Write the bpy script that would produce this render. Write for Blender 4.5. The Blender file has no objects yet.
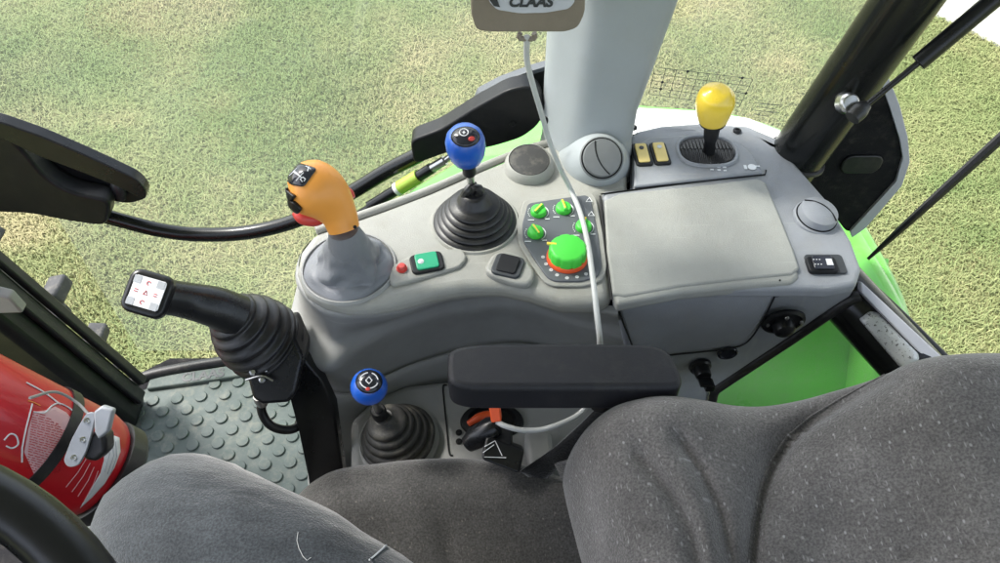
import bpy, bmesh, math, random
import numpy as np
from mathutils import Vector, Matrix, noise
random.seed(7)
PI = math.pi
D = bpy.data
SC = bpy.context.scene
COL = SC.collection

# ------------------------------------------------------------------ camera
F = 785.0
CAM = Vector((0, 0, 1.45))
TH = math.radians(40)
CT, ST = math.cos(TH), math.sin(TH)
def ray(px, py):
    dx = (px-500)/F; dy = -(py-281.5)/F
    return Vector((dx, dy*CT+ST, dy*ST-CT))
def U(px, py, z):            # photo point on the horizontal plane at height z
    d = ray(px, py); return CAM + d*((z-CAM.z)/d.z)
def UY(px, py, y):           # photo point on the vertical plane at y
    d = ray(px, py); return CAM + d*((y-CAM.y)/d.y)
def UT(px, py, t): return CAM + ray(px, py)*t
def depth(P):
    v = P-CAM; return v.y*ST - v.z*CT
def PX(n, P): return n*depth(P)/F
cd = D.cameras.new('camera'); cam = D.objects.new('camera', cd); COL.objects.link(cam)
cd.sensor_width = 36; cd.lens = 36*F/1000; cd.clip_end = 3000; cd.clip_start = .02
cam.location = CAM; cam.rotation_euler = (TH, 0, 0)
SC.camera = cam

# ------------------------------------------------------------------ materials
MATS = {}
def nt(name):
    m = D.materials.new(name); m.use_nodes = True
    n = m.node_tree; b = n.nodes['Principled BSDF']; MATS[name] = m
    return m, n, b
def N(n, t, **kw):
    x = n.nodes.new(t)
    for k, v in kw.items(): setattr(x, k, v)
    return x
def ramp(n, src, stops):
    r = N(n, 'ShaderNodeValToRGB'); e = r.color_ramp.elements
    while len(e) < len(stops): e.new(.5)
    for i, (p, c) in enumerate(stops):
        e[i].position = p; e[i].color = (*c, 1) if len(c) == 3 else c
    n.links.new(src, r.inputs[0]); return r.outputs[0]
def noise_n(n, scale, detail=4, rough=.55, coord='Object', vec=None):
    t = N(n, 'ShaderNodeTexNoise'); t.inputs['Scale'].default_value = scale
    t.inputs['Detail'].default_value = detail; t.inputs['Roughness'].default_value = rough
    if vec is None:
        c = N(n, 'ShaderNodeTexCoord'); vec = c.outputs[coord]
    n.links.new(vec, t.inputs['Vector']); return t.outputs['Fac']
def simple(name, col, rough=.5, metal=0, var=.12, vs=14, bump=0, bs=300, dirt=0, coat=0, spec=.5):
    m, n, b = nt(name)
    c1 = tuple(x*(1-var) for x in col); c2 = tuple(min(1, x*(1+var)) for x in col)
    cr = ramp(n, noise_n(n, vs, 6, .65), [(.3, c1), (.7, c2)])
    if dirt:
        mx = N(n, 'ShaderNodeMixRGB'); mx.inputs[2].default_value = (.30, .28, .22, 1)
        r = ramp(n, noise_n(n, 38, 8, .7), [(.5, (0, 0, 0)), (.78, (dirt, dirt, dirt))])
        n.links.new(r, mx.inputs[0]); n.links.new(cr, mx.inputs[1]); cr = mx.outputs[0]
    n.links.new(cr, b.inputs['Base Color'])
    rr = ramp(n, noise_n(n, 23, 5, .6), [(.3, (rough*.82,)*3), (.75, (min(1, rough*1.2),)*3)])
    n.links.new(rr, b.inputs['Roughness'])
    b.inputs['Metallic'].default_value = metal
    b.inputs['Specular IOR Level'].default_value = spec
    if coat: b.inputs['Coat Weight'].default_value = coat; b.inputs['Coat Roughness'].default_value = .08
    if bump:
        bp = N(n, 'ShaderNodeBump'); bp.inputs['Strength'].default_value = bump; bp.inputs['Distance'].default_value = .001
        n.links.new(noise_n(n, bs, 3), bp.inputs['Height']); n.links.new(bp.outputs[0], b.inputs['Normal'])
    return m
simple('plastic_grey', (.345, .345, .318), .5, bump=.6, bs=650, var=.07, dirt=.32)
simple('plastic_lid', (.345, .35, .33), .52, bump=.6, bs=650, var=.04, dirt=.2)
simple('plastic_dark_grey', (.31, .315, .31), .5, bump=.35, bs=900, var=.07, dirt=.15)
simple('plastic_blue_grey', (.30, .315, .345), .5, bump=.6, bs=650, var=.07, dirt=.3)
simple('pillar_grey', (.34, .37, .385), .45, bump=.2, bs=700, var=.04, dirt=.12)
simple('vent_grey', (.15, .16, .165), .45, bump=.3, bs=800)
simple('panel_slate', (.105, .115, .13), .45, var=.05, bump=.2, bs=800)
simple('black_plastic', (.010, .0105, .012), .42, bump=.2, bs=700, dirt=.03, var=.2, spec=.28)
simple('black_satin', (.009, .0095, .011), .30, dirt=.015, var=.2, spec=.4)
simple('black_paint', (.008, .009, .009), .25, dirt=.03, var=.2, coat=.15, spec=.35)
simple('rubber', (.015, .015, .017), .40, bump=.2, bs=500, dirt=.12, var=.2)
simple('rubber_dusty', (.032, .032, .031), .6, bump=.3, bs=500, dirt=.4, var=.2)
simple('leatherette', (.013, .0135, .018), .40, spec=.35, bump=.6, bs=1100, var=.15, dirt=.05)
simple('leather_boot', (.19, .20, .22), .48, bump=.5, bs=800, var=.1)
simple('orange', (.88, .36, .065), .42, var=.05, coat=.1)
simple('yellow', (.92, .66, .06), .3, var=.05, coat=.3)
simple('switch_yellow', (.92, .72, .26), .4, var=.05)
simple('blue', (.012, .10, .50), .3, var=.08, coat=.3)
simple('red', (.56, .009, .018), .35, var=.08, coat=.3)
simple('red_button', (.62, .06, .05), .4)
simple('green_switch', (.015, .38, .19), .35)
simple('dial_green', (.07, .62, .06), .4, var=.05)
simple('body_green', (.13, .52, .06), .32, var=.10, vs=5, coat=.5, dirt=.28)
simple('white_print', (.75, .76, .78), .5)
simple('print_dark', (.045, .05, .055), .5)
simple('label_pink', (.70, .42, .44), .5)
simple('steel', (.55, .55, .54), .32, metal=1, var=.1, dirt=.15)
simple('clamp_grey', (.42, .44, .47), .45, metal=.3, var=.1, dirt=.25)
simple('mat', (.080, .103, .097), .7, var=.13, vs=9, bump=.4, bs=400, dirt=.45)
simple('carpet', (.012, .012, .014), .9, spec=.2, bump=1, bs=600, var=.3, dirt=.12)
simple('orange_red', (.80, .10, .02), .4)
simple('cable_grey', (.50, .51, .50), .45)
simple('terminal_case', (.23, .195, .155), .5, bump=.25, bs=700)
simple('terminal_face', (.55, .57, .63), .35)
simple('lime', (.42, .62, .08), .4)
simple('alu', (.50, .50, .55), .4, var=.05)
simple('wall_white', (.80, .80, .78), .8, var=.03, bump=.3, bs=60)
simple('plinth', (.35, .34, .32), .8, var=.1)
simple('headliner', (.42, .42, .42), .9, var=.03)
simple('tyre', (.05, .052, .055), .8, bump=.4, bs=120, dirt=.4)
simple('screen_dark', (.02, .022, .03), .12)

def wear(name):
    m = MATS[name]; n = m.node_tree; b = n.nodes['Principled BSDF']; c = N(n, 'ShaderNodeTexCoord')
    src = b.inputs['Base Color'].links[0].from_socket
    for rot, sc in (((0, 0, .5), (9, 260, 9)), ((0, 0, -1.1), (7, 330, 7))):
        mp_ = N(n, 'ShaderNodeMapping'); mp_.inputs['Rotation'].default_value = rot; mp_.inputs['Scale'].default_value = sc
        n.links.new(c.outputs['Object'], mp_.inputs[0]); f = noise_n(n, 1, 2, .5, vec=mp_.outputs[0])
        rr = ramp(n, f, [(.70, (0,)*3), (.76, (.28,)*3)]); mx = N(n, 'ShaderNodeMixRGB'); mx.inputs[2].default_value = (.55, .55, .52, 1)
        n.links.new(rr, mx.inputs[0]); n.links.new(src, mx.inputs[1]); src = mx.outputs[0]
    sm_ = N(n, 'ShaderNodeMixRGB', blend_type='MULTIPLY'); sm_.inputs[0].default_value = 1
    n.links.new(src, sm_.inputs[1]); n.links.new(ramp(n, noise_n(n, 5.5, 7, .72), [(.35, (.90, .90, .89)), (.65, (1.03,)*3)]), sm_.inputs[2]); n.links.new(sm_.outputs[0], b.inputs['Base Color'])
for w_ in ('plastic_grey', 'plastic_lid', 'plastic_blue_grey', 'plastic_dark_grey'): wear(w_)
def foil():
    m, n, b = nt('foil')
    b.inputs['Metallic'].default_value = .6
    cr = ramp(n, noise_n(n, 260, 4, .7), [(.36, (.06, .06, .06)), (.42, (.66, .67, .68))])
    n.links.new(cr, b.inputs['Base Color']); b.inputs['Roughness'].default_value = .45
    bp = N(n, 'ShaderNodeBump'); bp.inputs['Strength'].default_value = .6; bp.inputs['Distance'].default_value = .002
    n.links.new(noise_n(n, 90, 5), bp.inputs['Height']); n.links.new(bp.outputs[0], b.inputs['Normal'])
foil()

def fabric(name, base, light, specks, fuzz=1.0):
    m, n, b = nt(name)
    c = N(n, 'ShaderNodeTexCoord')
    v = c.outputs['Object']
    f1 = noise_n(n, 420, 3, .6, vec=v); f2 = noise_n(n, 16, 5, .6, vec=v)
    a = ramp(n, f2, [(.3, tuple(x*.8 for x in base)), (.7, tuple(x*1.25 for x in base))])
    mx = N(n, 'ShaderNodeMixRGB', blend_type='MULTIPLY'); mx.inputs[0].default_value = .8
    g = ramp(n, f1, [(.35, (.55,)*3), (.65, (1.3,)*3)])
    n.links.new(a, mx.inputs[1]); n.links.new(g, mx.inputs[2]); out = mx.outputs[0]
    if specks:
        sp_ = N(n, 'ShaderNodeSeparateXYZ'); n.links.new(v, sp_.inputs[0]); ad = N(n, 'ShaderNodeMath', operation='ADD'); n.links.new(sp_.outputs[0], ad.inputs[0]); n.links.new(sp_.outputs[2], ad.inputs[1])
        wr = N(n, 'ShaderNodeCombineXYZ'); n.links.new(ad.outputs[0], wr.inputs[0]); n.links.new(sp_.outputs[1], wr.inputs[1])
        vo = N(n, 'ShaderNodeTexVoronoi'); vo.voronoi_dimensions = '2D'; vo.inputs['Scale'].default_value = specks; vo.inputs['Randomness'].default_value = .45
        n.links.new(wr.outputs[0], vo.inputs['Vector'])
        s = ramp(n, vo.outputs['Distance'], [(.04, (1,)*3), (.09, (0,)*3)])
        sep = N(n, 'ShaderNodeSeparateColor'); n.links.new(vo.outputs['Color'], sep.inputs[0])
        k = N(n, 'ShaderNodeMath', operation='MULTIPLY'); n.links.new(s, k.inputs[0]); n.links.new(sep.outputs[0], k.inputs[1])
        k2 = N(n, 'ShaderNodeMath', operation='MULTIPLY'); n.links.new(k.outputs[0], k2.inputs[0]); k2.inputs[1].default_value = .65
        mm = N(n, 'ShaderNodeMixRGB'); mm.inputs[2].default_value = (*light, 1)
        n.links.new(k2.outputs[0], mm.inputs[0]); n.links.new(out, mm.inputs[1]); out = mm.outputs[0]
    if specks:
        w2 = N(n, 'ShaderNodeVectorMath', operation='MULTIPLY'); w2.inputs[1].default_value = (1, .32, 1); n.links.new(wr.outputs[0], w2.inputs[0])
        v2 = N(n, 'ShaderNodeTexVoronoi'); v2.voronoi_dimensions = '2D'; v2.inputs['Scale'].default_value = specks*2.1; n.links.new(w2.outputs[0], v2.inputs['Vector'])
        s2 = ramp(n, v2.outputs['Distance'], [(.04, (.4,)*3), (.09, (0,)*3)])
        m3 = N(n, 'ShaderNodeMixRGB'); m3.inputs[2].default_value = (*light, 1); n.links.new(s2, m3.inputs[0]); n.links.new(out, m3.inputs[1]); out = m3.outputs[0]
    n.links.new(out, b.inputs['Base Color'])
    b.inputs['Roughness'].default_value = .95; b.inputs['Specular IOR Level'].default_value = .15
    b.inputs['Sheen Weight'].default_value = .6*fuzz; b.inputs['Sheen Roughness'].default_value = .4
    bp = N(n, 'ShaderNodeBump'); bp.inputs['Strength'].default_value = .8; bp.inputs['Distance'].default_value = .0015
    n.links.new(f1, bp.inputs['Height']); n.links.new(bp.outputs[0], b.inputs['Normal'])
fabric('seat_fabric', (.138, .130, .127), (.42, .41, .41), 44)
fabric('cushion_fabric', (.074, .073, .072), (.20, .19, .17), 58)
fabric('trousers', (.048, .054, .060), (.3, .3, .3), 0)
def wrinkles():
    n = MATS['trousers'].node_tree; b = n.nodes['Principled BSDF']; c = N(n, 'ShaderNodeTexCoord'); m = N(n, 'ShaderNodeMapping')
    m.inputs['Rotation'].default_value = (0, 0, .6); m.inputs['Scale'].default_value = (5, 16, 9); n.links.new(c.outputs['Object'], m.inputs[0])
    t = noise_n(n, 1.0, 3, .5, vec=m.outputs[0]); bp = N(n, 'ShaderNodeBump'); bp.inputs['Strength'].default_value = .9; bp.inputs['Distance'].default_value = .012
    n.links.new(t, bp.inputs['Height']); old = b.inputs['Normal'].links[0].from_node; n.links.new(bp.outputs[0], old.inputs['Normal'])
wrinkles()
fabric('webbing', (.03, .03, .032), (.3, .3, .3), 0)

def glass():
    m = D.materials.new('window_glass'); m.use_nodes = True; MATS['window_glass'] = m
    n = m.node_tree; n.nodes.clear()
    o = N(n, 'ShaderNodeOutputMaterial'); tr = N(n, 'ShaderNodeBsdfTransparent'); gl = N(n, 'ShaderNodeBsdfGlossy')
    tr.inputs[0].default_value = (.95, .98, .955, 1); gl.inputs['Roughness'].default_value = .02
    lw_ = N(n, 'ShaderNodeLayerWeight'); pw = N(n, 'ShaderNodeMath', operation='POWER'); n.links.new(lw_.outputs['Facing'], pw.inputs[0]); pw.inputs[1].default_value = 5
    # Facing with blend .5 is 1-cos: Schlick's curve, the same from both sides of the pane
    fr = N(n, 'ShaderNodeMath', operation='MULTIPLY_ADD'); n.links.new(pw.outputs[0], fr.inputs[0]); fr.inputs[1].default_value = .9; fr.inputs[2].default_value = .05
    df = N(n, 'ShaderNodeBsdfDiffuse'); df.inputs[0].default_value = (.85, .88, .84, 1)
    tl = N(n, 'ShaderNodeBsdfTranslucent'); tl.inputs[0].default_value = (.85, .88, .84, 1)
    a = N(n, 'ShaderNodeMixShader'); a.inputs[0].default_value = .5
    n.links.new(df.outputs[0], a.inputs[1]); n.links.new(tl.outputs[0], a.inputs[2])
    m1 = N(n, 'ShaderNodeMixShader'); n.links.new(fr.outputs[0], m1.inputs[0])
    n.links.new(tr.outputs[0], m1.inputs[1]); n.links.new(gl.outputs[0], m1.inputs[2])
    m2 = N(n, 'ShaderNodeMixShader')
    dr = ramp(n, noise_n(n, 6, 6, .7), [(.3, (.075,)*3), (.75, (.13,)*3)])  # pale veil mixed into the panes for the washed-out haze
    n.links.new(dr, m2.inputs[0])
    n.links.new(m1.outputs[0], m2.inputs[1]); n.links.new(a.outputs[0], m2.inputs[2]); n.links.new(m2.outputs[0], o.inputs[0])
glass()

def ground_mat():
    m, n, b = nt('grass_ground')
    f = noise_n(n, 1.3, 8, .65); g = noise_n(n, 60, 4, .7)
    a = ramp(n, f, [(.32, (.12, .16, .06)), (.5, (.18, .20, .08)), (.68, (.26, .23, .12))])
    mx = N(n, 'ShaderNodeMixRGB', blend_type='MULTIPLY'); mx.inputs[0].default_value = 1
    n.links.new(a, mx.inputs[1]); n.links.new(ramp(n, g, [(.3, (.6,)*3), (.7, (1.1,)*3)]), mx.inputs[2])
    n.links.new(mx.outputs[0], b.inputs['Base Color']); b.inputs['Roughness'].default_value = 1
    b.inputs['Specular IOR Level'].default_value = .1
    m, n, b = nt('grass_blade')
    at = N(n, 'ShaderNodeAttribute'); at.attribute_name = 'tint'
    n.links.new(at.outputs['Color'], b.inputs['Base Color']); b.inputs['Roughness'].default_value = .75
    b.inputs['Specular IOR Level'].default_value = .15
    ge = N(n, 'ShaderNodeNewGeometry'); mxn = N(n, 'ShaderNodeMix', data_type='VECTOR'); mxn.inputs[0].default_value = .66
    up = N(n, 'ShaderNodeCombineXYZ'); up.inputs[2].default_value = 1
    n.links.new(ge.outputs['Normal'], mxn.inputs[4]); n.links.new(up.outputs[0], mxn.inputs[5]); n.links.new(mxn.outputs[1], b.inputs['Normal'])
ground_mat()

# ------------------------------------------------------------------ object helpers
ORG = {}
def thing(name, label, cat, loc=(0, 0, 0), group=None):
    o = D.objects.new(name, None); COL.objects.link(o); o.empty_display_size = .05
    o.location = loc; ORG[o.name] = Vector(loc)
    o['label'] = label; o['category'] = cat
    if group: o['group'] = group
    return o
def obj(name, bm, mat, parent=None, bevel=0, seg=3, sharp=38, sub=0, label=None, flat=False):
    me = D.meshes.new(name)
    base = ORG[parent.name] if parent else Vector((0, 0, 0))
    if base.length: bmesh.ops.translate(bm, verts=bm.verts, vec=-base)
    bm.to_mesh(me); bm.free()
    if not flat:
        for p in me.polygons: p.use_smooth = True
        me.set_sharp_from_angle(angle=math.radians(sharp))
    me.materials.append(MATS[mat])
    o = D.objects.new(name, me); COL.objects.link(o)
    if parent: o.parent = parent
    ORG[o.name] = base.copy()
    if bevel:
        b = o.modifiers.new('bevel', 'BEVEL'); b.width = bevel; b.segments = seg; b.limit_method = 'ANGLE'; b.angle_limit = math.radians(35)
        b.harden_normals = False
    if sub:
        s = o.modifiers.new('sub', 'SUBSURF'); s.levels = sub; s.render_levels = sub
    if label: o['label'] = label
    return o
def tag(o, label, cat, group=None):
    o['label'] = label; o['category'] = cat
    if group: o['group'] = group
    return o
def addmat(o, mat): o.data.materials.append(MATS[mat]); return len(o.data.materials)-1

def frame(axis, up=None):
    z = Vector(axis).normalized()
    x = (Vector(up) if up is not None else (Vector((0, 0, 1)) if abs(z.z) < .9 else Vector((1, 0, 0))))
    x = (x - z*x.dot(z)).normalized(); y = z.cross(x)
    return x, y, z
def spline(pts, n=8):
    P = [Vector(p) for p in pts]; out = []
    if len(P) == 2: return [P[0].lerp(P[1], i/n) for i in range(n+1)]
    Q = [P[0]*2-P[1]] + P + [P[-1]*2-P[-2]]
    for i in range(1, len(Q)-2):
        a, b, c, d = Q[i-1:i+3]
        for k in range(n):
            t = k/n
            out.append(.5*((2*b)+(c-a)*t+(2*a-5*b+4*c-d)*t*t+(3*b-a-3*c+d)*t**3))
    out.append(P[-1]); return out
def tube(bm, pts, r, seg=16, smooth=6, cap=True, flatten=None):
    """pts control points, r radius or list of radii"""
    rs = r if isinstance(r, (list, tuple)) else [r]*len(pts)
    if smooth and len(pts) > 2:
        Q = spline([(*p, ) for p in pts], smooth); R = []
        rv = spline([(x, 0, 0) for x in rs], smooth); R = [v.x for v in rv]
    else: Q = [Vector(p) for p in pts]; R = list(rs)
    rings = []; prev = None
    for i, p in enumerate(Q):
        t = (Q[min(i+1, len(Q)-1)]-Q[max(i-1, 0)])
        if t.length < 1e-9: t = Vector((0, 0, 1))
        t.normalize()
        if prev is None: x, y, _ = frame(t)
        else:
            x = prev - t*prev.dot(t); x.normalize(); y = t.cross(x)
        prev = x
        fy = flatten if flatten else 1
        rings.append([bm.verts.new(p + (x*math.cos(a)+y*math.sin(a)*fy)*R[i]) for a in [2*PI*k/seg for k in range(seg)]])
    for A, B in zip(rings, rings[1:]):
        for k in range(seg): bm.faces.new((A[k], A[(k+1) % seg], B[(k+1) % seg], B[k]))
    if cap:
        bm.faces.new(rings[0][::-1]); bm.faces.new(rings[-1])
    return rings
def lathe(bm, base, axis, prof, seg=40, up=None, sx=1, sy=1):
    """prof [(r,h)] along axis from base"""
    x, y, z = frame(axis, up); base = Vector(base); rings = []
    for r, h in prof:
        if r < 1e-6: rings.append([bm.verts.new(base+z*h)])
        else: rings.append([bm.verts.new(base+z*h+(x*math.cos(2*PI*k/seg)*sx+y*math.sin(2*PI*k/seg)*sy)*r) for k in range(seg)])
    for A, B in zip(rings, rings[1:]):
        for k in range(seg):
            k2 = (k+1) % seg
            if len(A) == 1 and len(B) == 1: break
            if len(A) == 1: bm.faces.new((A[0], B[k2], B[k]))
            elif len(B) == 1: bm.faces.new((A[k], A[k2], B[0]))
            else: bm.faces.new((A[k], A[k2], B[k2], B[k]))
    if len(rings[0]) > 1: bm.faces.new(rings[0][::-1])
    if len(rings[-1]) > 1: bm.faces.new(rings[-1])
def prism(bm, pts, vec):
    a = [bm.verts.new(Vector(p)) for p in pts]; b = [bm.verts.new(Vector(p)+Vector(vec)) for p in pts]
    f1 = bm.faces.new(a); f2 = bm.faces.new(b[::-1]); n = len(a)
    for i in range(n): bm.faces.new((a[i], b[i], b[(i+1) % n], a[(i+1) % n]))
    bmesh.ops.recalc_face_normals(bm, faces=bm.faces)
def sheet(bm, pts): bm.faces.new([bm.verts.new(Vector(p)) for p in pts])
def box(bm, c, x, y, z):
    """c centre, x,y,z half-extent vectors"""
    c, x, y, z = map(Vector, (c, x, y, z)); v = []
    for s in ((-1, -1, -1), (1, -1, -1), (1, 1, -1), (-1, 1, -1), (-1, -1, 1), (1, -1, 1), (1, 1, 1), (-1, 1, 1)):
        v.append(bm.verts.new(c+x*s[0]+y*s[1]+z*s[2]))
    fs = [bm.faces.new([v[i] for i in q]) for q in ((0, 3, 2, 1), (4, 5, 6, 7), (0, 1, 5, 4), (1, 2, 6, 5), (2, 3, 7, 6), (3, 0, 4, 7))]
    bmesh.ops.recalc_face_normals(bm, faces=fs)
def patch(bm, rows, nu=60, nv=6):
    """rows of world points -> smooth surface; every row resampled to nu by spline parameter"""
    R = []
    for row in rows:
        s = spline(row, 12); m = len(s)-1; R.append([s[int(i*m/nu)].lerp(s[min(m, int(i*m/nu)+1)], i*m/nu-int(i*m/nu)) for i in range(nu+1)])
    cols = [spline([R[j][i] for j in range(len(R))], nv) for i in range(nu+1)]
    V = [[bm.verts.new(p) for p in c] for c in cols]
    for i in range(nu):
        for j in range(len(V[0])-1): bm.faces.new((V[i][j], V[i+1][j], V[i+1][j+1], V[i][j+1]))
    return V
def rrect(c, x, y, w, h, r, n=5):
    """rounded rectangle points: centre c, axes x,y, full sizes w,h"""
    out = []
    for qx, qy, a0 in ((1, 1, 0), (-1, 1, PI/2), (-1, -1, PI), (1, -1, 3*PI/2)):
        for k in range(n+1):
            a = a0+PI/2*k/n
            out.append(c + x*(qx*(w/2-r)+r*math.cos(a)) + y*(qy*(h/2-r)+r*math.sin(a)))
    return out
def round_poly(P, r=.01, n=4, closed=True):
    out = []; m = len(P)
    for i in range(m):
        a, b, c = P[i-1], P[i], P[(i+1) % m]
        u = a-b; w = c-b; ru = min(r, u.length*.45); rw = min(r, w.length*.45)
        p, q = b+u.normalized()*ru, b+w.normalized()*rw
        for k in range(n+1):
            t = k/n; out.append(p*(1-t)**2+b*2*t*(1-t)+q*t*t)
    return out
def textmesh(s, size, loc, x, y, ext=.0003, off=0):
    cu = D.curves.new('lettering', 'FONT'); cu.offset = off; cu.body = s; cu.size = size; cu.extrude = ext; cu.align_x = 'CENTER'; cu.align_y = 'CENTER'
    to = D.objects.new('lettering', cu); COL.objects.link(to)
    dg = bpy.context.evaluated_depsgraph_get(); me = D.meshes.new_from_object(to.evaluated_get(dg))
    D.objects.remove(to); x = Vector(x).normalized(); y = Vector(y); y = (y-x*y.dot(x)).normalized(); z = x.cross(y)
    M = Matrix((x, y, z)).transposed().to_4x4(); M.translation = Vector(loc)
    me.transform(M); bm = bmesh.new(); bm.from_mesh(me); return bm
X, Y, Z = Vector((1, 0, 0)), Vector((0, 1, 0)), Vector((0, 0, 1))
BM = bmesh.new

# ------------------------------------------------------------------ ground and surroundings
GZ = -1.2
bm = BM(); S = 600
n = 60
prism(bm, [(-S, -S, GZ), (S, -S, GZ), (S, S, GZ), (-S, S, GZ)], (0, 0, -.5))
g = obj('ground', bm, 'grass_ground', flat=True); g['kind'] = 'structure'

def grass():
    rng = np.random.default_rng(3); n = 800000
    # denser towards the tractor, over the stretch of lawn the windows look onto
    x = rng.uniform(-4.2, 4.6, n*2); y = rng.uniform(.55, 7.4, n*2)
    lim = (y*.62+1.9)
    lo = -(y*.66+1.2)
    k = (x < lim) & (x > lo); x = x[k][:n]; y = y[k][:n]; n = len(x)
    ang = rng.uniform(0, 2*PI, n); L = rng.uniform(.02, .065, n)*(1+.5*np.sin(x*3.1+1)*np.sin(y*2.3)); h = rng.uniform(.006, .034, n)
    w = rng.uniform(.0011, .0028, n); bend = ang+rng.uniform(-.7, .7, n)
    dx, dy = np.cos(ang), np.sin(ang); ex, ey = np.cos(bend), np.sin(bend)
    P = np.zeros((n, 5, 3), np.float32)
    P[:, 0] = np.stack([x-dy*w, y+dx*w, np.full(n, GZ)], 1); P[:, 1] = np.stack([x+dy*w, y-dx*w, np.full(n, GZ)], 1)
    mx, my = x+dx*L*.45, y+dy*L*.45
    P[:, 2] = np.stack([mx+dy*w*.9, my-dx*w*.9, GZ+h*.8], 1); P[:, 3] = np.stack([mx-dy*w*.9, my+dx*w*.9, GZ+h*.8], 1)
    P[:, 4] = np.stack([mx+ex*L*.55, my+ey*L*.55, GZ+h*rng.uniform(.5, 1.1, n)], 1)
    me = D.meshes.new('grass'); me.vertices.add(n*5); me.vertices.foreach_set('co', P.ravel())
    base = (np.arange(n)*5)[:, None]
    loops = np.concatenate([base+np.array([0, 1, 2, 3]), base+np.array([3, 2, 4])], 1).ravel()
    me.loops.add(len(loops)); me.loops.foreach_set('vertex_index', loops.astype(np.int32))
    me.polygons.add(n*2); st = np.stack([np.arange(n)*7, np.arange(n)*7+4], 1).ravel(); me.polygons.foreach_set('loop_start', st.astype(np.int32))
    me.update(calc_edges=True)
    # clump colours: green, olive, straw
    def fld(s, o):
        G = 96; gx = rng.normal(0, 1, (G, G)); u = ((x+o)*s) % (G-1); v = ((y+o)*s) % (G-1)
        i = u.astype(int); j = v.astype(int); fu = u-i; fv = v-j; fu = fu*fu*(3-2*fu); fv = fv*fv*(3-2*fv)
        return gx[i, j]*(1-fu)*(1-fv)+gx[i+1, j]*fu*(1-fv)+gx[i, j+1]*(1-fu)*fv+gx[i+1, j+1]*fu*fv
    f = .72*fld(.8, 5)+.55*fld(2.3, 11)+.40*fld(6, 3)+rng.normal(0, .30, n)
    t = np.clip(.5+f*.36, 0, 1)[:, None]
    g0, g1, g2 = np.array([.165, .225, .085]), np.array([.245, .275, .120]), np.array([.365, .33, .175])
    c = np.where(t < .5, g0+(g1-g0)*t*2, g1+(g2-g1)*(t-.5)*2)*rng.uniform(.86, 1.12, (n, 1))
    A = me.attributes.new('tint', 'FLOAT_COLOR', 'POINT')
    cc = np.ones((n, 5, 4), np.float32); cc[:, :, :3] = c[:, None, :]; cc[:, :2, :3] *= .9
    A.data.foreach_set('color', cc.ravel())
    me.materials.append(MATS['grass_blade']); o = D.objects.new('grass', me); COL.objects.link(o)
    o['kind'] = 'stuff'; o['label'] = 'short mown lawn grass, green with straw patches, outside the cab'; o['category'] = 'grass'
grass()

# white building beyond the lawn
a = U(930, 12, GZ); b = U(1000, 46, GZ); d = (b-a).normalized(); nrm = Vector((d.y, -d.x, 0))
if nrm.y < 0: nrm = -nrm
a2 = a - d*.9; b2 = b + d*7
bd = thing('building', 'white rendered building at the far edge of the lawn, top right corner', 'building', (a2.x, a2.y, GZ))
bm = BM(); prism(bm, [a2, b2, b2+nrm*5, a2+nrm*5], (0, 0, 3.6)); obj('wall', bm, 'wall_white', bd, bevel=.01)
bm = BM(); prism(bm, [a2+d*.02-nrm*.02, b2-nrm*.02, b2-nrm*.001, a2+d*.02-nrm*.001], (0, 0, .06)); obj('plinth', bm, 'wall_white', bd)
c0 = a2+nrm*2.5+d*4
bm = BM(); prism(bm, [a2-d*.3-nrm*.3+Z*3.61, b2+d*.3-nrm*.3+Z*3.61, b2+d*.3+nrm*5.3+Z*3.61, a2-d*.3+nrm*5.3+Z*3.61], (0, 0, .15)); obj('roof', bm, 'plinth', bd)

# ------------------------------------------------------------------ tractor outside parts
# rear mudguard
fd = thing('mudguard', 'bright green rear mudguard outside the side glass behind the console', 'mudguard', (.4, 1.0, GZ))
FZ = .58
out = [(380, 206), (402, 186), (440, 162), (490, 133), (545, 103), (600, 95), (645, 98), (700, 102), (745, 109), (800, 131), (846, 180), (882, 236), (910, 288), (922, 333), (917, 352)]
outer = [U(px, py, FZ if px < 790 or py < 120 else (.52 if px < 840 else .42)) for px, py in out]
inner = [p + Vector((.05, -.12, 0)) if i < 3 else Vector((min(p.x, .62)*.9, .70, FZ)) for i, p in enumerate(outer)]
rows = []
def lift(ps, dz, sc=0, cx=.35, cy=.8):
    r = []
    for p in ps:
        v = Vector((p.x-cx, p.y-cy, 0)); l = v.length or 1
        r.append(Vector((p.x+v.x/l*sc, p.y+v.y/l*sc, p.z+dz)))
    return r
rows = [lift(outer, -.9, .0), lift(outer, -.35, .01), lift(outer, -.06, 0), lift(outer, -.012, -.012), lift(outer, 0, -.035), lift(outer, .012, -.10)]
mid = [Vector((p.x*.86+.05, .80 if p.x > -.1 else p.y-.12, FZ-.0)) for p in outer]
rows.append([Vector((p.x*.95+.01, p.y-.09, p.z+.004)) for p in outer])
rows.append([Vector((p.x*.93+.01, p.y-.12, p.z-.05)) for p in outer])
bm = BM(); patch(bm, rows, 90, 5); obj('outer_shell', bm, 'body_green', fd, sharp=60)
# inner slope under the small rear window
bm = BM()
XS = (.18, .36, .56, .76)
patch(bm, [[Vector((x, 1.02-.0*x, .47-.22*x)) for x in XS], [Vector((x, .96, .30-.10*x)) for x in XS],
           [Vector((x, .90, .16-.04*x)) for x in XS], [Vector((x, .82, -.02)) for x in XS], [Vector((x, .74, -.35)) for x in XS]], 30, 6)
obj('inner_slope', bm, 'body_green', fd, sharp=60)
# three moulded slots
bm = BM()
for k in range(4):
    tube(bm, [UY(729+k*5.5, 378-k*1.5, .893), UY(735+k*5.5, 389-k*1.5, .885)], .0022, 6, 0)
obj('slot', bm, 'black_plastic', fd)

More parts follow.
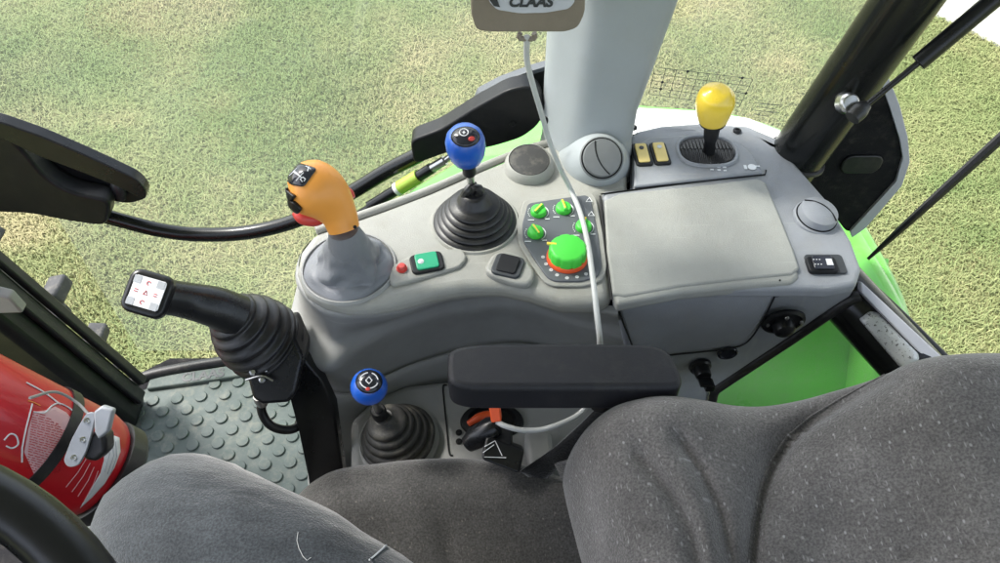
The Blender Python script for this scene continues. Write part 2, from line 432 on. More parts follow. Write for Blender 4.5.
# front tyre with lugs beyond the front pillar
ft = thing('front_axle', 'lugged front tractor tyre outside beyond the front pillar', 'axle', (-1.86, 1.25, GZ))
def tyre(cx, cy, cz, R, W):
    bm = BM(); prof = []
    m = 72
    sec = [(-.5, .62), (-.52, .8), (-.48, .93), (-.3, .985), (0, 1), (.3, .985), (.48, .93), (.52, .8), (.5, .62)]
    V = []
    for k in range(m):
        a = 2*PI*k/m; V.append([bm.verts.new((cx+math.cos(a)*R*r, cy+W*w, cz+math.sin(a)*R*r)) for w, r in sec])
    for k in range(m):
        A, B = V[k], V[(k+1) % m]
        for j in range(len(sec)-1): bm.faces.new((A[j], A[j+1], B[j+1], B[j]))
    return bm
TC = (-1.985, 1.25, -.48)
wh = obj('wheel', tyre(*TC, .72, .36), 'tyre', ft)
for k in range(40):
    bm = BM(); a = 2*PI*k/40; s = 1 if k % 2 else -1
    for j in range(3):
        aa = a+.05*j; c = Vector((TC[0]+math.cos(aa)*.735, TC[1]+s*(.03+.075*j), TC[2]+math.sin(aa)*.735))
        rad = Vector((math.cos(aa), 0, math.sin(aa))); tg = Vector((-math.sin(aa), 0, math.cos(aa)))
        box(bm, c, tg*.022, Y*.042, rad*.028)
    obj('lug', bm, 'tyre', wh, bevel=.008, seg=2)
bm = BM(); lathe(bm, (TC[0], TC[1]-.05, TC[2]), Y, [(.45, 0), (.44, .02), (.2, .06), (.12, .02), (0, .02)], 48); obj('rim', bm, 'wall_white', wh)

# ------------------------------------------------------------------ cab shell
# floor slab
bm = BM(); prism(bm, [(-1.02, -.75, -.06), (.95, -.75, -.06), (.95, .62, -.06), (-.1, .82, -.06), (-.2, 1.0, -.06), (-.74, 1.0, -.06), (-1.02, .8, -.06)], (0, 0, .05))
f = obj('cab_floor', bm, 'carpet'); f['kind'] = 'structure'
# floor mat
mt = thing('floor_mat', 'grey green rubber floor mat with raised round studs beside the seat', 'floor mat', tuple(U(230, 430, 0)))
mp = [U(118, 412, 0), U(150, 390, 0), U(236, 374, 0), U(290, 368, 0), U(345, 480, 0), U(345, 640, 0), U(100, 640, 0), U(80, 470, 0)]
bm = BM(); prism(bm, round_poly(mp, .02), (0, 0, .012))
sp = .050
for i in range(-6, 14):
    for j in range(-10, 14):
        c = U(232, 430, .012) + Vector((i*sp+(j % 2)*sp/2, j*sp*.58, 0))
        c = Matrix.Rotation(.10, 3, 'Z') @ (c-U(232, 430, .012)) + U(232, 430, .012)
        ins = True; m = len(mp)
        # keep clear of the mat's border
        for k in range(m):
            e = mp[(k+1) % m]-mp[k]; q = c-mp[k]; cr = e.x*q.y-e.y*q.x
            if cr/e.length > -.024: ins = False
        if ins: lathe(bm, c-Z*.001, Z, [(.0132, 0), (.0127, .0035), (.0116, .0048), (0, .0050)], 20)
obj('stud_sheet', bm, 'mat', mt)
# threshold strip with lettering
s0, s1 = U(146, 389, .022), U(298, 368, .022)
t0, t1 = U(150, 377, .022), U(298, 355, .022)
bm = BM(); prism(bm, [s0, s1, t1, t0], (0, 0, -.022))
obj('border_strip', bm, 'mat', mt, bevel=.004, label='raised border strip with embossed lettering')
dv = (s1-s0).normalized()
bm = textmesh('CLAAS', .030, U(203, 375.5, .0222), dv, Vector((-dv.y, dv.x, 0)), .0006, .0010); obj('lettering', bm, 'print_dark', mt, flat=True)
# sill seal
bm = BM(); tube(bm, [U(110, 400, .02), U(140, 379, .02), U(185, 368, .02), U(240, 359, .02), U(300, 348, .02)], .013, 10)
tag(obj('door_seal', bm, 'rubber'), 'black rubber door seal running along the floor mat edge', 'seal')

# front pillar
fp = thing('front_pillar', 'black front cab pillar rising from the floor corner at the left edge', 'pillar', tuple(U(120, 410, 0)))
def slant(bm, p0, p1, w, dd, ext=0):
    ax = (p1-p0).normalized(); x = ax.cross(Vector((0, 1, 0))).normalized(); y = ax.cross(x)
    box(bm, (p0+p1)/2, x*w/2, y*dd/2, ax*(p1-p0).length/2)
bm = BM()
A0, A1 = UY(118, 402, .84), UY(-32, 283, .84)
dA = (A1-A0).normalized(); A1 = A0+dA*((1.74-A0.z)/dA.z); A0 = A0-dA*.05
slant(bm, A0+Vector((-.018, 0, -.012)), A1+Vector((-.018, 0, -.012)), .085, .08); obj('post', bm, 'black_plastic', fp, bevel=.018)
bm = BM()
off = Vector((.030, .02, .0)); slant(bm, A0+off+dA*.03, A1+off, .014, .03); obj('seal', bm, 'rubber', fp, bevel=.004)
bm = BM(); off = Vector((.040, .045, .006)); slant(bm, A0+off+dA*.05, A1+off, .016, .02); obj('glass_edge', bm, 'rubber', fp, bevel=.004)
bm = BM(); off = Vector((-.10, -.03, -.05)); slant(bm, A0+off, A1+off, .10, .05); obj('trim', bm, 'carpet', fp, bevel=.02)
bm = BM(); c = UY(8, 303, .80); prism(bm, [c+Vector((-.05, 0, -.03)), c+Vector((.012, 0, -.028)), c+Vector((.008, 0, .012)), c+Vector((-.05, 0, .04))], (0, .02, 0)); obj('bracket', bm, 'plastic_dark_grey', fp, bevel=.004)

# roof, far-side posts, lower left wall: they close the cab and shade it
rf = thing('cab_roof', 'grey cab roof panel over the seat', 'roof', (0, .1, 1.74))
bm = BM(); box(bm, (0, .12, 1.80), X*1.05, Y*.92, Z*.05); obj('headliner', bm, 'headliner', rf, bevel=.03)
lw = thing('left_door', 'cab door frame on the far side of the seat', 'door', (0, -.75, 0))
bm = BM(); box(bm, (0, -.76, .12), X*.95, Y*.02, Z*.12); obj('door_frame', bm, 'black_plastic', lw, bevel=.008)
for x in (-1.0, .55): 
    bm = BM(); box(bm, (x, -.76, .99), X*.03, Y*.03, Z*.75); obj('post', bm, 'black_plastic', lw, bevel=.008)
db = thing('front_dash', 'dark dashboard cowl ahead of the steering wheel', 'dashboard', (-.85, .05, 0))
bm = BM(); box(bm, (-.88, -.05, .42), X*.10, Y*.30, Z*.42); obj('cowl', bm, 'black_plastic', db, bevel=.04)
bw = thing('rear_wall', 'lower rear cab wall behind the seat', 'wall', (.95, 0, 0))
bm = BM(); box(bm, (.93, -.05, .25), X*.02, Y*.62, Z*.29); obj('panel', bm, 'plastic_dark_grey', bw, bevel=.008)

# ------------------------------------------------------------------ side console
H = .72
con = thing('side_console', 'grey moulded control console along the right side of the cab', 'console', tuple(U(500, 300, 0)))
front = [(313, 233), (345, 222), (385, 208), (430, 191), (480, 169), (530, 149), (570, 138), (628, 134), (628, 192), (601, 196), (613, 297), (590, 303), (560, 302), (530, 292), (500, 286), (465, 286),
         (430, 292), (400, 300), (370, 305), (345, 305), (322, 299), (304, 288), (296, 270), (300, 250)]
bm = BM(); fp_ = [U(x, y, H) for x, y in front]
prism(bm, fp_, (0, 0, -.028)); obj('front_panel', bm, 'plastic_grey', con, bevel=.011, seg=4, sharp=50)
rear = [(631, 133), (660, 126), (700, 123), (745, 127), (778, 142), (800, 168), (828, 200), (852, 240), (861, 268), (856, 284), (835, 291), (782, 297), (772, 262), (762, 178), (745, 170), (631, 186)]
bm = BM(); rear_a = [(601, 190), (631, 187.5), (631, 134), (660, 127), (700, 124), (745, 128), (778, 143), (800, 168), (828, 200), (852, 240), (862, 268), (857, 284), (830, 289), (788, 288), (700, 289), (616, 301), (614, 297), (603, 197)]
prism(bm, [U(x, y, H) for x, y in rear_a], (0, 0, -.020)); obj('rear_panel', bm, 'plastic_blue_grey', con, bevel=.009, seg=4, sharp=50)
# raised rim along the back edge
bm = BM(); tube(bm, [U(x, y, H-.002) for x, y in [(316, 231), (345, 221), (385, 207), (430, 190), (480, 168), (530, 148), (560, 141)]], .006, 10); obj('rear_rim', bm, 'plastic_grey', con)
bm = BM(); prism(bm, [U(x, y, H) for x, y in [(634, 131), (660, 125), (700, 122), (748, 125), (785, 141), (778, 152), (745, 137), (700, 133), (660, 136), (636, 142)]], (0, 0, -.045)); obj('back_rail', bm, 'plastic_blue_grey', con, bevel=.006)
# screws in the back rail
for px, py in ((633, 128), (737, 131)):
    bm = BM(); lathe(bm, U(px, py, H+.001), Z, [(.006, 0), (.006, .002), (.003, .003), (.003, .0015), (0, .0015)], 16); obj('screw', bm, 'black_plastic', con)
# core below
bm = BM(); prism(bm, [U(x, y, H-.03) + Vector((0, .012, 0)) for x, y in [(330, 244), (400, 214), (480, 180), (560, 155), (640, 138), (745, 135), (790, 160), (850, 262), (840, 286), (784, 296), (617, 312), (500, 292), (345, 305), (312, 270)]], (0, 0, -.02)); obj('underframe', bm, 'black_plastic', con)
# sculpted wall
def rowz(l, z): return [U(x, y, z if len(t_) < 1 else t_[0]) for x, y, *t_ in l]
rows = [
 rowz([(330, 226), (304, 248), (300, 274), (322, 297), (350, 304), (400, 300), (450, 290), (505, 287), (560, 302), (618, 306)], H-.022),
 rowz([(322, 232), (302, 252), (296, 282), (318, 309), (350, 317), (400, 312), (450, 300), (510, 296), (562, 308), (618, 316)], H-.032),
 rowz([(322, 240), (302, 262), (299, 300), (322, 326), (350, 331), (400, 324), (450, 308), (510, 302), (565, 314), (620, 324)], H-.075),
 rowz([(316, 255), (298, 282), (298, 325), (325, 350), (350, 345), (395, 330), (448, 313), (510, 306), (566, 320), (622, 332)], H-.115),
 rowz([(300, 290), (288, 325), (296, 355), (328, 368), (358, 350), (400, 330), (450, 314), (515, 308), (570, 324), (624, 340)], H-.138),
 rowz([(298, 300), (286, 340), (300, 372), (334, 384), (366, 366), (408, 348), (456, 332), (515, 326), (572, 338), (626, 350)], H-.175),
 rowz([(300, 320), (290, 358), (312, 396), (344, 410), (378, 394), (418, 378), (462, 364), (520, 358), (576, 362), (632, 368)], H-.225),
 rowz([(310, 350), (300, 400), (320, 430), (350, 432), (385, 412), (425, 396), (470, 386), (525, 380), (580, 382), (640, 384)], H-.26),
 rowz([(320, 480), (310, 520), (330, 560), (360, 560), (395, 545), (435, 535), (480, 530), (535, 525), (590, 525), (650, 525)], 0.0)]
for ri, oy in ((2, .012), (3, .020), (5, .012), (6, .030), (7, .022)):
    rows[ri] = [p + Vector((0, oy if i < 8 else oy*.4, 0)) for i, p in enumerate(rows[ri])]
bm = BM(); patch(bm, rows, 90, 6); bmesh.ops.recalc_face_normals(bm, faces=bm.faces)
obj('side_wall', bm, 'plastic_dark_grey', con, sharp=70)
# lower ledge around the small boot and the belt
LZ = .475
led = [(350, 420), (372, 398), (405, 384), (440, 380), (520, 374), (600, 370), (645, 376), (668, 392), (660, 470), (640, 500), (560, 500), (470, 490), (430, 480), (350, 476)]
bm = BM(); prism(bm, [U(x, y, LZ) for x, y in led], (0, 0, -.10)); obj('lower_ledge', bm, 'plastic_dark_grey', con, bevel=.012, seg=4)
bm = BM(); tube(bm, [U(447, 385, LZ+.001), U(443, 388, LZ+.001), U(446, 420, LZ+.001), U(449, 452, LZ+.001), U(453, 456, LZ+.001)], .0012, 6); obj('seam', bm, 'black_plastic', con)
for py in (433, 442):
    bm = BM(); lathe(bm, U(459, py, LZ), Z, [(.0045, 0), (.0045, .002), (.002, .0025), (0, .001)], 14); obj('clip', bm, 'black_plastic', con)

# rear lower wall with the drawer front
YW = lambda px, py, y=.606: UY(px, py, y)
wl = [(617, 316), (784, 296), (858, 284), (850, 298), (790, 338), (716, 388), (700, 410), (690, 440), (640, 440), (632, 380)]
def wallpt(px, py, dy=0):
    # wall plane leaning slightly with x: y = .592 + .10*x
    d = ray(px, py); t = (.578+dy)/(d.y-.10*d.x); return CAM+d*t
bm = BM(); prism(bm, [wallpt(x, y, .012) for x, y in wl], (0, .014, 0)); obj('rear_wall_panel', bm, 'plastic_blue_grey', con, bevel=.004)
dr = [(617, 304), (779, 281), (776, 296), (757, 330), (745, 343), (725, 348), (660, 356), (634, 360)]
bm = BM(); prism(bm, round_poly([wallpt(x, y, .0) for x, y in dr], .008), (0, .014, 0)); obj('drawer_front', bm, 'plastic_blue_grey', con, bevel=.004)
bm = BM(); tube(bm, [wallpt(x, y, -.001) for x, y in [(780, 280), (774, 298), (757, 330), (744, 344), (725, 349), (690, 353), (640, 358)]], .0013, 6, 4); tube(bm, [wallpt(x, y, -.001) for x, y in [(615, 300), (624, 325), (633, 348), (640, 358)]], .0013, 6, 0); obj('seam', bm, 'black_plastic', con)
# storage lid
lid = [(604, 200), (620, 193), (690, 186), (757, 178), (766, 182), (780, 215), (794, 250), (800, 268), (792, 274), (740, 279), (680, 286), (625, 296), (613, 294), (607, 250)]
bm = BM(); prism(bm, [U(x, y, H+.0065) for x, y in lid], (0, 0, -.0060)); o = obj('storage_lid', bm, 'plastic_lid', con, bevel=.003, seg=3, sharp=50)
# lid front lip
bm = BM(); prism(bm, [U(x, y, H+.004) for x, y in [(613, 292), (680, 284), (740, 277), (797, 268), (800, 276), (792, 283), (740, 286), (680, 292), (617, 304)]], (0, 0, -.018)); obj('lid_lip', bm, 'plastic_lid', con, bevel=.005)
# upper seam between rear deck and pillar foot
bm = BM(); tube(bm, [U(631, 188, H+.0005), U(631, 160, H+.0005), U(631, 142, H+.0005)], .0011, 6, 0); tube(bm, [U(601, 194, H+.0008), U(631, 190, H+.0008), U(700, 181, H+.0008), U(765, 174.5, H+.0008), U(766, 170, H+.0008)], .0011, 6, 0); obj('seam', bm, 'black_plastic', con)
bm = BM(); tube(bm, [U(600, 196, H+.0006), U(606, 250, H+.0006), U(612, 300, H+.0006)], .0013, 6, 0); obj('seam', bm, 'black_plastic', con)

# raised deck for the yellow lever
dk = [(634, 186), (634, 146), (650, 137), (700, 134), (735, 140), (752, 152), (763, 172)]
bm = BM(); prism(bm, [U(x, y, H+.006) for x, y in dk], (0, 0, -.0055)); obj('switch_deck', bm, 'plastic_blue_grey', con, bevel=.003)
H2 = H+.0065
# lever slot
c = U(707, 151, H2)
def ellipse(c, rx, ry, n=36, pw=2.6):
    o = []
    for k in range(n):
        a = 2*PI*k/n; ca, sa = math.cos(a), math.sin(a)
        o.append(c+Vector((abs(ca)**(2/pw)*math.copysign(rx, ca), abs(sa)**(2/pw)*math.copysign(ry, sa), 0)))
    return o
def ring(bm, inner, outer, h, base=0):
    n = len(inner)
    A = [bm.verts.new(p+Z*base) for p in outer]; B = [bm.verts.new(p*.35+q*.65+Z*(base+h)) for p, q in zip(inner, outer)]
    B2 = [bm.verts.new(p*.75+q*.25+Z*(base+h)) for p, q in zip(inner, outer)]; C = [bm.verts.new(p+Z*base) for p in inner]
    for P, Q in ((A, B), (B, B2), (B2, C)):
        for i in range(n): bm.faces.new((P[i], P[(i+1) % n], Q[(i+1) % n], Q[i]))
bm = BM(); rx, ry = PX(27, c), PX(14, c)/.68*1.0
ring(bm, ellipse(c, rx, ry), ellipse(c, rx+.006, ry+.006), .003); obj('slot_rim', bm, 'plastic_blue_grey', con)
bm = BM(); V0 = ellipse(c+Z*.0006, rx, ry); bm.faces.new([bm.verts.new(p) for p in V0])
for k in range(44):
    xx = c.x-rx*.95+k*rx*1.9/43; hh = ry*.97*math.sqrt(max(.03, 1-abs((xx-c.x)/rx)**2.6)); sg_ = .0012*math.sin(k*2.1)
    tube(bm, [Vector((xx, c.y-hh, c.z+.001)), Vector((xx+sg_, c.y-.001, c.z+.003)), ], .0007, 5, 0); tube(bm, [Vector((xx, c.y+hh, c.z+.001)), Vector((xx-sg_, c.y+.001, c.z+.003))], .0007, 5, 0)
obj('slot_brush', bm, 'rubber', con)
# printed gear marks
bm = BM()
for i, px in enumerate((711, 718, 724)):
    for j in range(3): box(bm, U(px+j*.5, 163+j*3.2+i*.5, H2+.0004), X*(.0022 if j else .0014), Y*.0012, Z*.0003)
obj('marking', bm, 'white_print', con); bm = BM()
p = U(752, 167, H2+.0004)
lathe(bm, p, Z, [(.006, 0), (.006, .0004), (0, .0004)], 12); box(bm, p+X*.008+Y*.002, X*.003, Y*.001, Z*.0003); box(bm, p-X*.009, X*.002, Y*.004, Z*.0003)
obj('marking', bm, 'white_print', con)
# rocker switches
def rocker(px, py, w, h, body, key, name, dot=None, rot=0, zz=H, glow=None):
    c = U(px, py, zz); M = Matrix.Rotation(rot, 3, 'Z'); x, y = M @ X, M @ Y
    W, Hh = PX(w, c), PX(h, c)/.72
    bm = BM(); prism(bm, rrect(c-Z*.004, x, y, W, Hh, min(W, Hh)*.22), (0, 0, .0065)); r = obj(name, bm, body, con, bevel=.0015)
    bm = BM(); A = rrect(c+Z*.002, x, y, W*.68, Hh*.78, min(W, Hh)*.12)
    prism(bm, A, (0, 0, .0035))
    for v in bm.verts:
        if v.co.z > c.z+.005: v.co.z += (v.co-c).dot(y)/Hh*.003
    k = obj('rocker', bm, key, r, bevel=.001)
    if dot:
        bm = BM(); lathe(bm, c+Z*.0060+y*Hh*.18, Z, [(W*.14, 0), (W*.14, .001), (0, .001)], 12); obj('symbol', bm, dot, r)
    return r, c, x, y, W, Hh
rocker(642, 155, 17, 24, 'black_plastic', 'switch_yellow', 'rocker_switch', 'print_dark', .08, H2)
rocker(660, 154, 17, 24, 'black_plastic', 'switch_yellow', 'rocker_switch', 'white_print', .08, H2)
# green switch strip
bm = BM(); prism(bm, round_poly([U(x, y, H+.005) for x, y in [(388, 279), (392, 266), (405, 258), (440, 249), (462, 248), (467, 257), (460, 266), (410, 281), (392, 285)]], .006), (0, 0, -.006)); obj('switch_plate', bm, 'plastic_grey', con, bevel=.002)
r, c, x, y, W, Hh = rocker(427, 263, 33, 18, 'black_plastic', 'green_switch', 'rocker_switch', None, .24, H+.006)
bm = BM(); lathe(bm, c+Z*.0052-x*W*.18, Z, [(.0042, 0), (.003, .0012), (0, .0016)], 14); obj('lamp', bm, 'white_print', r)
bm = BM(); lathe(bm, U(402, 269, H+.005), Z, [(.0068, 0), (.0068, .002), (.0058, .002), (.0056, .005), (.004, .007), (0, .0075)], 24); obj('push_button', bm, 'red_button', con)
# black rocker in raised square
bm = BM(); prism(bm, round_poly([U(x, y, H+.010) for x, y in [(484, 268), (492, 253), (506, 249), (526, 257), (536, 272), (530, 284), (516, 283), (490, 274)]], .010), (0, 0, -.012)); obj('switch_plate', bm, 'plastic_grey', con, bevel=.004)
rocker(508, 266, 30, 20, 'print_dark', 'black_plastic', 'rocker_switch', None, -.30, H+.011)
# rear switch
bm = BM(); prism(bm, rrect(U(825, 265, H), X, Y, PX(38, U(825, 265, H)), PX(18, U(825, 265, H))/.72, .005), (0, 0, .003)); obj('switch_recess', bm, 'print_dark', con, bevel=.001)
r, c, x, y, W, Hh = rocker(822, 265, 30, 15, 'black_plastic', 'screen_dark', 'rocker_switch', None, 0, H+.004)
bm = BM(); box(bm, c+Z*.0057+x*W*.2, x*W*.10, y*Hh*.2, Z*.0004)
for i in range(3):
    for j in range(2): box(bm, c+Z*.0058-x*W*(.1+.1*i)+y*Hh*(.15-.3*j), x*.0008, y*.0006, Z*.0003)
obj('symbol', bm, 'white_print', r)

# round rubber button (speaker-like)
c = U(529, 168, H)
bm = BM(); lathe(bm, c, Z+Y*-.12, [(.0355, -.002), (.034, .008), (.0305, .016), (.0285, .0175), (.028, .015), (0, .015)], 48); bp_ = obj('pod', bm, 'plastic_grey', con)
bm = BM(); lathe(bm, c+(Z-Y*.12).normalized()*.014, Z-Y*.12, [(.0275, 0), (.0270, .003), (.018, .0042), (0, .0045)], 48); obj('cap', bm, 'rubber_dusty', bp_)

# climate dial panel
cp = [(528, 203), (558, 198.5), (587, 194.5), (591, 200), (598, 235), (602, 266), (598, 276), (582, 281), (555, 281), (547, 277), (535, 260), (523, 240), (522, 224)]
bm = BM(); P = round_poly([U(x, y, H+.004) for x, y in [(524, 199), (558, 194.5), (590, 190.5), (596, 197), (603, 233), (607, 267), (603, 280), (584, 286), (553, 286), (543, 281), (530, 263), (518, 242), (517, 222)]], .008)
prism(bm, P, (0, 0, -.003)); obj('dial_surround', bm, 'plastic_grey', con, bevel=.002)
bm = BM(); prism(bm, round_poly([U(x, y, H+.0065) for x, y in cp], .006), (0, 0, -.0045)); pn = obj('dial_panel', bm, 'panel_slate', con, bevel=.001)
H3 = H+.0068
def arc(bm, c, r, a0, a1, w, n=14):
    for k in range(n):
        t0 = a0+(a1-a0)*k/n; t1 = a0+(a1-a0)*(k+1)/n
        ww0 = w*(.3+.7*k/n); ww1 = w*(.3+.7*(k+1)/n)
        q = [c+Vector((math.cos(a)*(r+s), math.sin(a)*(r+s), 0)) for a, s in ((t0, 0), (t1, 0), (t1, ww1), (t0, ww0))]
        bm.faces.new([bm.verts.new(p) for p in q])
for px, py, pa in ((538, 211, -2.2), (563, 208, 1.8), (535, 232, -1.1), (583, 226, 1.3)):
    c = U(px+.5, py+1.5, H3)
    bm = BM(); lathe(bm, c, Z, [(.0104, 0), (.0102, .004), (.0094, .0062), (.0085, .0068), (0, .0068)], 28)
    dd = obj('dial', bm, 'dial_green', con)
    bm = BM(); M = Matrix.Rotation(pa, 3, 'Z'); x, y = M @ X, M @ Y
    box(bm, c+Z*.0080, x*.0092, y*.0024, Z*.0020); obj('grip', bm, 'dial_green', dd, bevel=.0015)
    bm = BM(); box(bm, c+Z*.0102+x*.001, x*.0078, y*.0010, Z*.0004); obj('pointer', bm, 'yellow', dd)
    bm = BM(); arc(bm, c+Z*.0003, .0122, -1.0, 1.9, .0022)
    box(bm, c+Vector((.011, -.012, .0004)), X*.003, Y*.0006, Z*.0003); box(bm, c+Vector((-.010, -.014, .0004)), X*.004, Y*.0006, Z*.0003)
    for q_ in range(6): aa_ = -2.6-q_*.22; box(bm, c+Vector((math.cos(aa_)*.0135, math.sin(aa_)*.0135, .0004)), X*.0006, Y*.0006, Z*.0003)
    obj('marking', bm, 'white_print', con)
c = U(567, 258, H3)
bm = BM(); lathe(bm, c, Z, [(.0255, 0), (.0255, .003), (.0238, .0055), (.0225, .0058), (0, .0058)], 48); obj('dial_ring', bm, 'orange_red', con)
bm = BM(); prof = [(.0236, .0055), (.0234, .010), (.0228, .0180), (.0215, .0200), (.0190, .0206), (0, .0204)]
lathe(bm, c, Z, prof, 64)
for v in bm.verts:
    a = math.atan2(v.co.y-c.y, v.co.x-c.x); r_ = math.hypot(v.co.x-c.x, v.co.y-c.y)
    hh = v.co.z-c.z
    if r_ > .0205 and hh < .0203:
        k = 1-.07*max(0, math.cos(a*9))**6*(1 if hh < .02 else .4)
        v.co.x = c.x+(v.co.x-c.x)*k; v.co.y = c.y+(v.co.y-c.y)*k
bd_ = obj('dial', bm, 'dial_green', con, sharp=50, label='large green temperature dial with red base ring')
bm = BM(); box(bm, c+Vector((-.0195, .006, .0192)), Vector((.006, -.001, 0)), Vector((.0002, .0018, 0)), Z*.0014); obj('pointer', bm, 'yellow', bd_, bevel=.0006)
bm = BM()
for px, py in ((546, 264), (551, 270), (543, 257), (557, 275), (567, 278), (577, 277), (586, 274)):
    q = U(px, py, H3+.0003)
    lathe(bm, q, Z, [(.0024, 0), (.0024, .0003), (.0011, .0003), (.0011, 0)], 8)
for px, py in ((589, 200), (591, 214)):
    q = U(px, py, H3+.0003)
    for a, b_ in (((-.004, -.003), (.004, -.003)), ((.004, -.003), (.001, .005)), ((.001, .005), (-.004, -.003))):
        tube(bm, [q+Vector((*a, 0)), q+Vector((*b_, 0))], .0005, 5, 0)
obj('marking', bm, 'white_print', con)
bm = BM(); lathe(bm, U(590, 252, H3), Z, [(.0024, 0), (.0024, .001), (0, .0012)], 12); obj('symbol', bm, 'orange_red', con)

# rear round vent
def vent(c, nrm, r, parent, mat, up=None, slit=.4, h=1):
    nrm = Vector(nrm).normalized(); x, y, z = frame(nrm, up)
    bm = BM(); lathe(bm, c, nrm, [(r*1.15, -.004), (r*1.13, .0005), (r*1.07, .002), (r*1.05, .0018), (r*1.045, .0)], 48); v = obj('air_vent', bm, mat, parent)
    bm = BM(); lathe(bm, c, nrm, [(r*1.06, .001), (r*1.055, .0028), (r*1.0, .0028)], 48); obj('gap', bm, 'black_plastic', v)
    bm = BM(); lathe(bm, c, nrm, [(r, -.002), (r*.985, .004*h), (r*.93, .0065*h), (r*.5, .0090*h), (0, .0095*h)], 48); k = obj('flap', bm, mat, v)
    a = math.cos(slit); pts = []
    for i in range(13):
        t = -1+2*i/12; px_ = x*math.cos(slit)+y*math.sin(slit); py_ = -x*math.sin(slit)+y*math.cos(slit)
        rr = math.sqrt((t*.93)**2+(.25*(1-t*t))**2)
        hgt = (.0095-(rr**2)*.0030)*h+.0002
        pts.append(c+(px_*(t*.93)+py_*(.25*(1-t*t)))*r+nrm*hgt)
    bm = BM(); tube(bm, pts, .0009, 6, 0); obj('seam', bm, 'black_plastic', k)
    return v
vent(U(816, 217, H+.002), (.1, -.08, 1), .0255, con, 'plastic_blue_grey', slit=-.75, h=1.9)

# socket, hole, key
c = wallpt(783, 321, .0); nn = Vector((.1, -1, .12)).normalized()
bm = BM(); lathe(bm, c, nn, [(.030, .0), (.029, .003), (.024, .005), (.022, .002), (0, .002)], 36, sy=.72, up=X); so = obj('power_socket', bm, 'black_satin', con)
bm = BM(); lathe(bm, c-Z*.004, nn+Z*-.2, [(.014, 0), (.015, .006), (.013, .014), (.009, .017), (0, .017)], 28); obj('cap', bm, 'black_satin', so)
for s in (-1, 1):
    bm = BM(); lathe(bm, c+X*s*.021+Z*.003*s+nn*.005, nn, [(.0028, 0), (.0025, .0014), (0, .002)], 12); obj('screw', bm, 'steel', so)
bm = BM(); lathe(bm, c+Z*.012+nn*.005, nn, [(.003, 0), (.0025, .0014), (0, .002)], 12); obj('screw', bm, 'steel', so)
c = wallpt(727, 352, .008); bm = BM(); lathe(bm, c, nn, [(.0145, .001), (.014, .004), (.0125, .005), (.012, .0015), (0, .001)], 30, sx=.8, up=Z); obj('blanking_hole', bm, 'screen_dark', con)
c = wallpt(700, 366, .008); bm = BM(); lathe(bm, c, nn, [(.016, 0), (.015, .004), (.012, .006), (.011, .018), (.010, .020), (0, .020)], 28); kl = obj('key_lock', bm, 'black_satin', con)
bm = BM(); box(bm, c+nn*.028-Z*.002, X*.009, nn*.008, Z*.0022); box(bm, c+nn*.028-Z*.009+X*.006, X*.006, nn*.008, Z*.006); obj('key', bm, 'black_satin', kl, bevel=.001)
kc = c+nn*.034+Vector((.004, 0, -.012))
bm = BM()
for i in range(4):
    q = kc+Vector((.001*i, -.002*i, -.0095*i)); rr = [q+Vector(((.0018*math.cos(a) if i % 2 else .0008*math.cos(a)), .0015*math.sin(a) if i % 2 == 0 else 0, .0065*math.sin(a))) for a in [k*PI/5 for k in range(11)]]
    tube(bm, rr, .0006, 5, 0)
obj('key_chain', bm, 'steel', kl)

# ------------------------------------------------------------------ middle pillar with foot and vent
mpil = thing('middle_pillar', 'wide light grey cab pillar rising from the console centre', 'pillar', tuple(U(588, 165, H)))
def rr_ring(bm, c, x, y, w, d, r):
    P = [c+x*a*w+y*b*d for a, b in ((.5, .5), (-.5, .5), (-.5, .05), (-.16, -.5), (.5, -.42))]
    return [bm.verts.new(p) for p in round_poly(P, .022, 6)]
bm = BM(); rings = []
secs = [  # (left px, right px, py of front face, y)
    (541, 186, 634, .812), (544, 170, 634, .822), (545, 150, 634, .83), (546, 120, 640, .845), (549, 70, 659, .86), (555, 0, 685, .87), (563, -90, 722, .875)]
for l, py, r_, yy in secs:
    a, b_ = UY(l, py, yy), UY(r_, py, yy); w = (b_-a).length; c = (a+b_)/2+Y*.05
    if py == 186: c.z = a.z = H-.02
    rings.append(rr_ring(bm, Vector((c.x, c.y, c.z)), X, Y, w, .10, .030))
# extend to roof
top = [v.co.copy() for v in rings[-1]]; prevr = [v.co.copy() for v in rings[-2]]
k = (1.75-top[0].z)/(top[0].z-prevr[0].z)
rings.append([bm.verts.new(t+(t-p)*k) for t, p in zip(top, prevr)])
for A, B in zip(rings, rings[1:]):
    for i in range(len(A)): bm.faces.new((A[i], A[(i+1) % len(A)], B[(i+1) % len(A)], B[i]))
bm.faces.new(rings[0][::-1]); bm.faces.new(rings[-1])
obj('pillar_cover', bm, 'pillar_grey', mpil, sharp=60)
# foot bulge holding the vent
nv = Vector((.05, -.62, .78)).normalized(); vc = UY(602, 158, .80)
bm = BM(); lathe(bm, vc-nv*.05, nv, [(.060, -.03), (.052, -.005), (.042, .022), (.034, .040), (.0298, .0470), (0, .0470)], 48); obj('foot', bm, 'pillar_grey', mpil)
vent(vc-nv*.003, nv, .0262, mpil, 'vent_grey', slit=.35)
bm = BM(); lathe(bm, U(594, 184, H+.001), Z, [(.052, 0), (.050, .004), (0, .004)], 40, sy=.55); 
bm.free()
bm = BM(); lathe(bm, UY(547, 119, .845)+Vector((-.002, -.002, 0)), Vector((-.3, -1, 0)), [(.004, 0), (.004, .003), (0, .003)], 12, sx=1.6, up=Z); obj('screw_hole', bm, 'black_plastic', mpil)

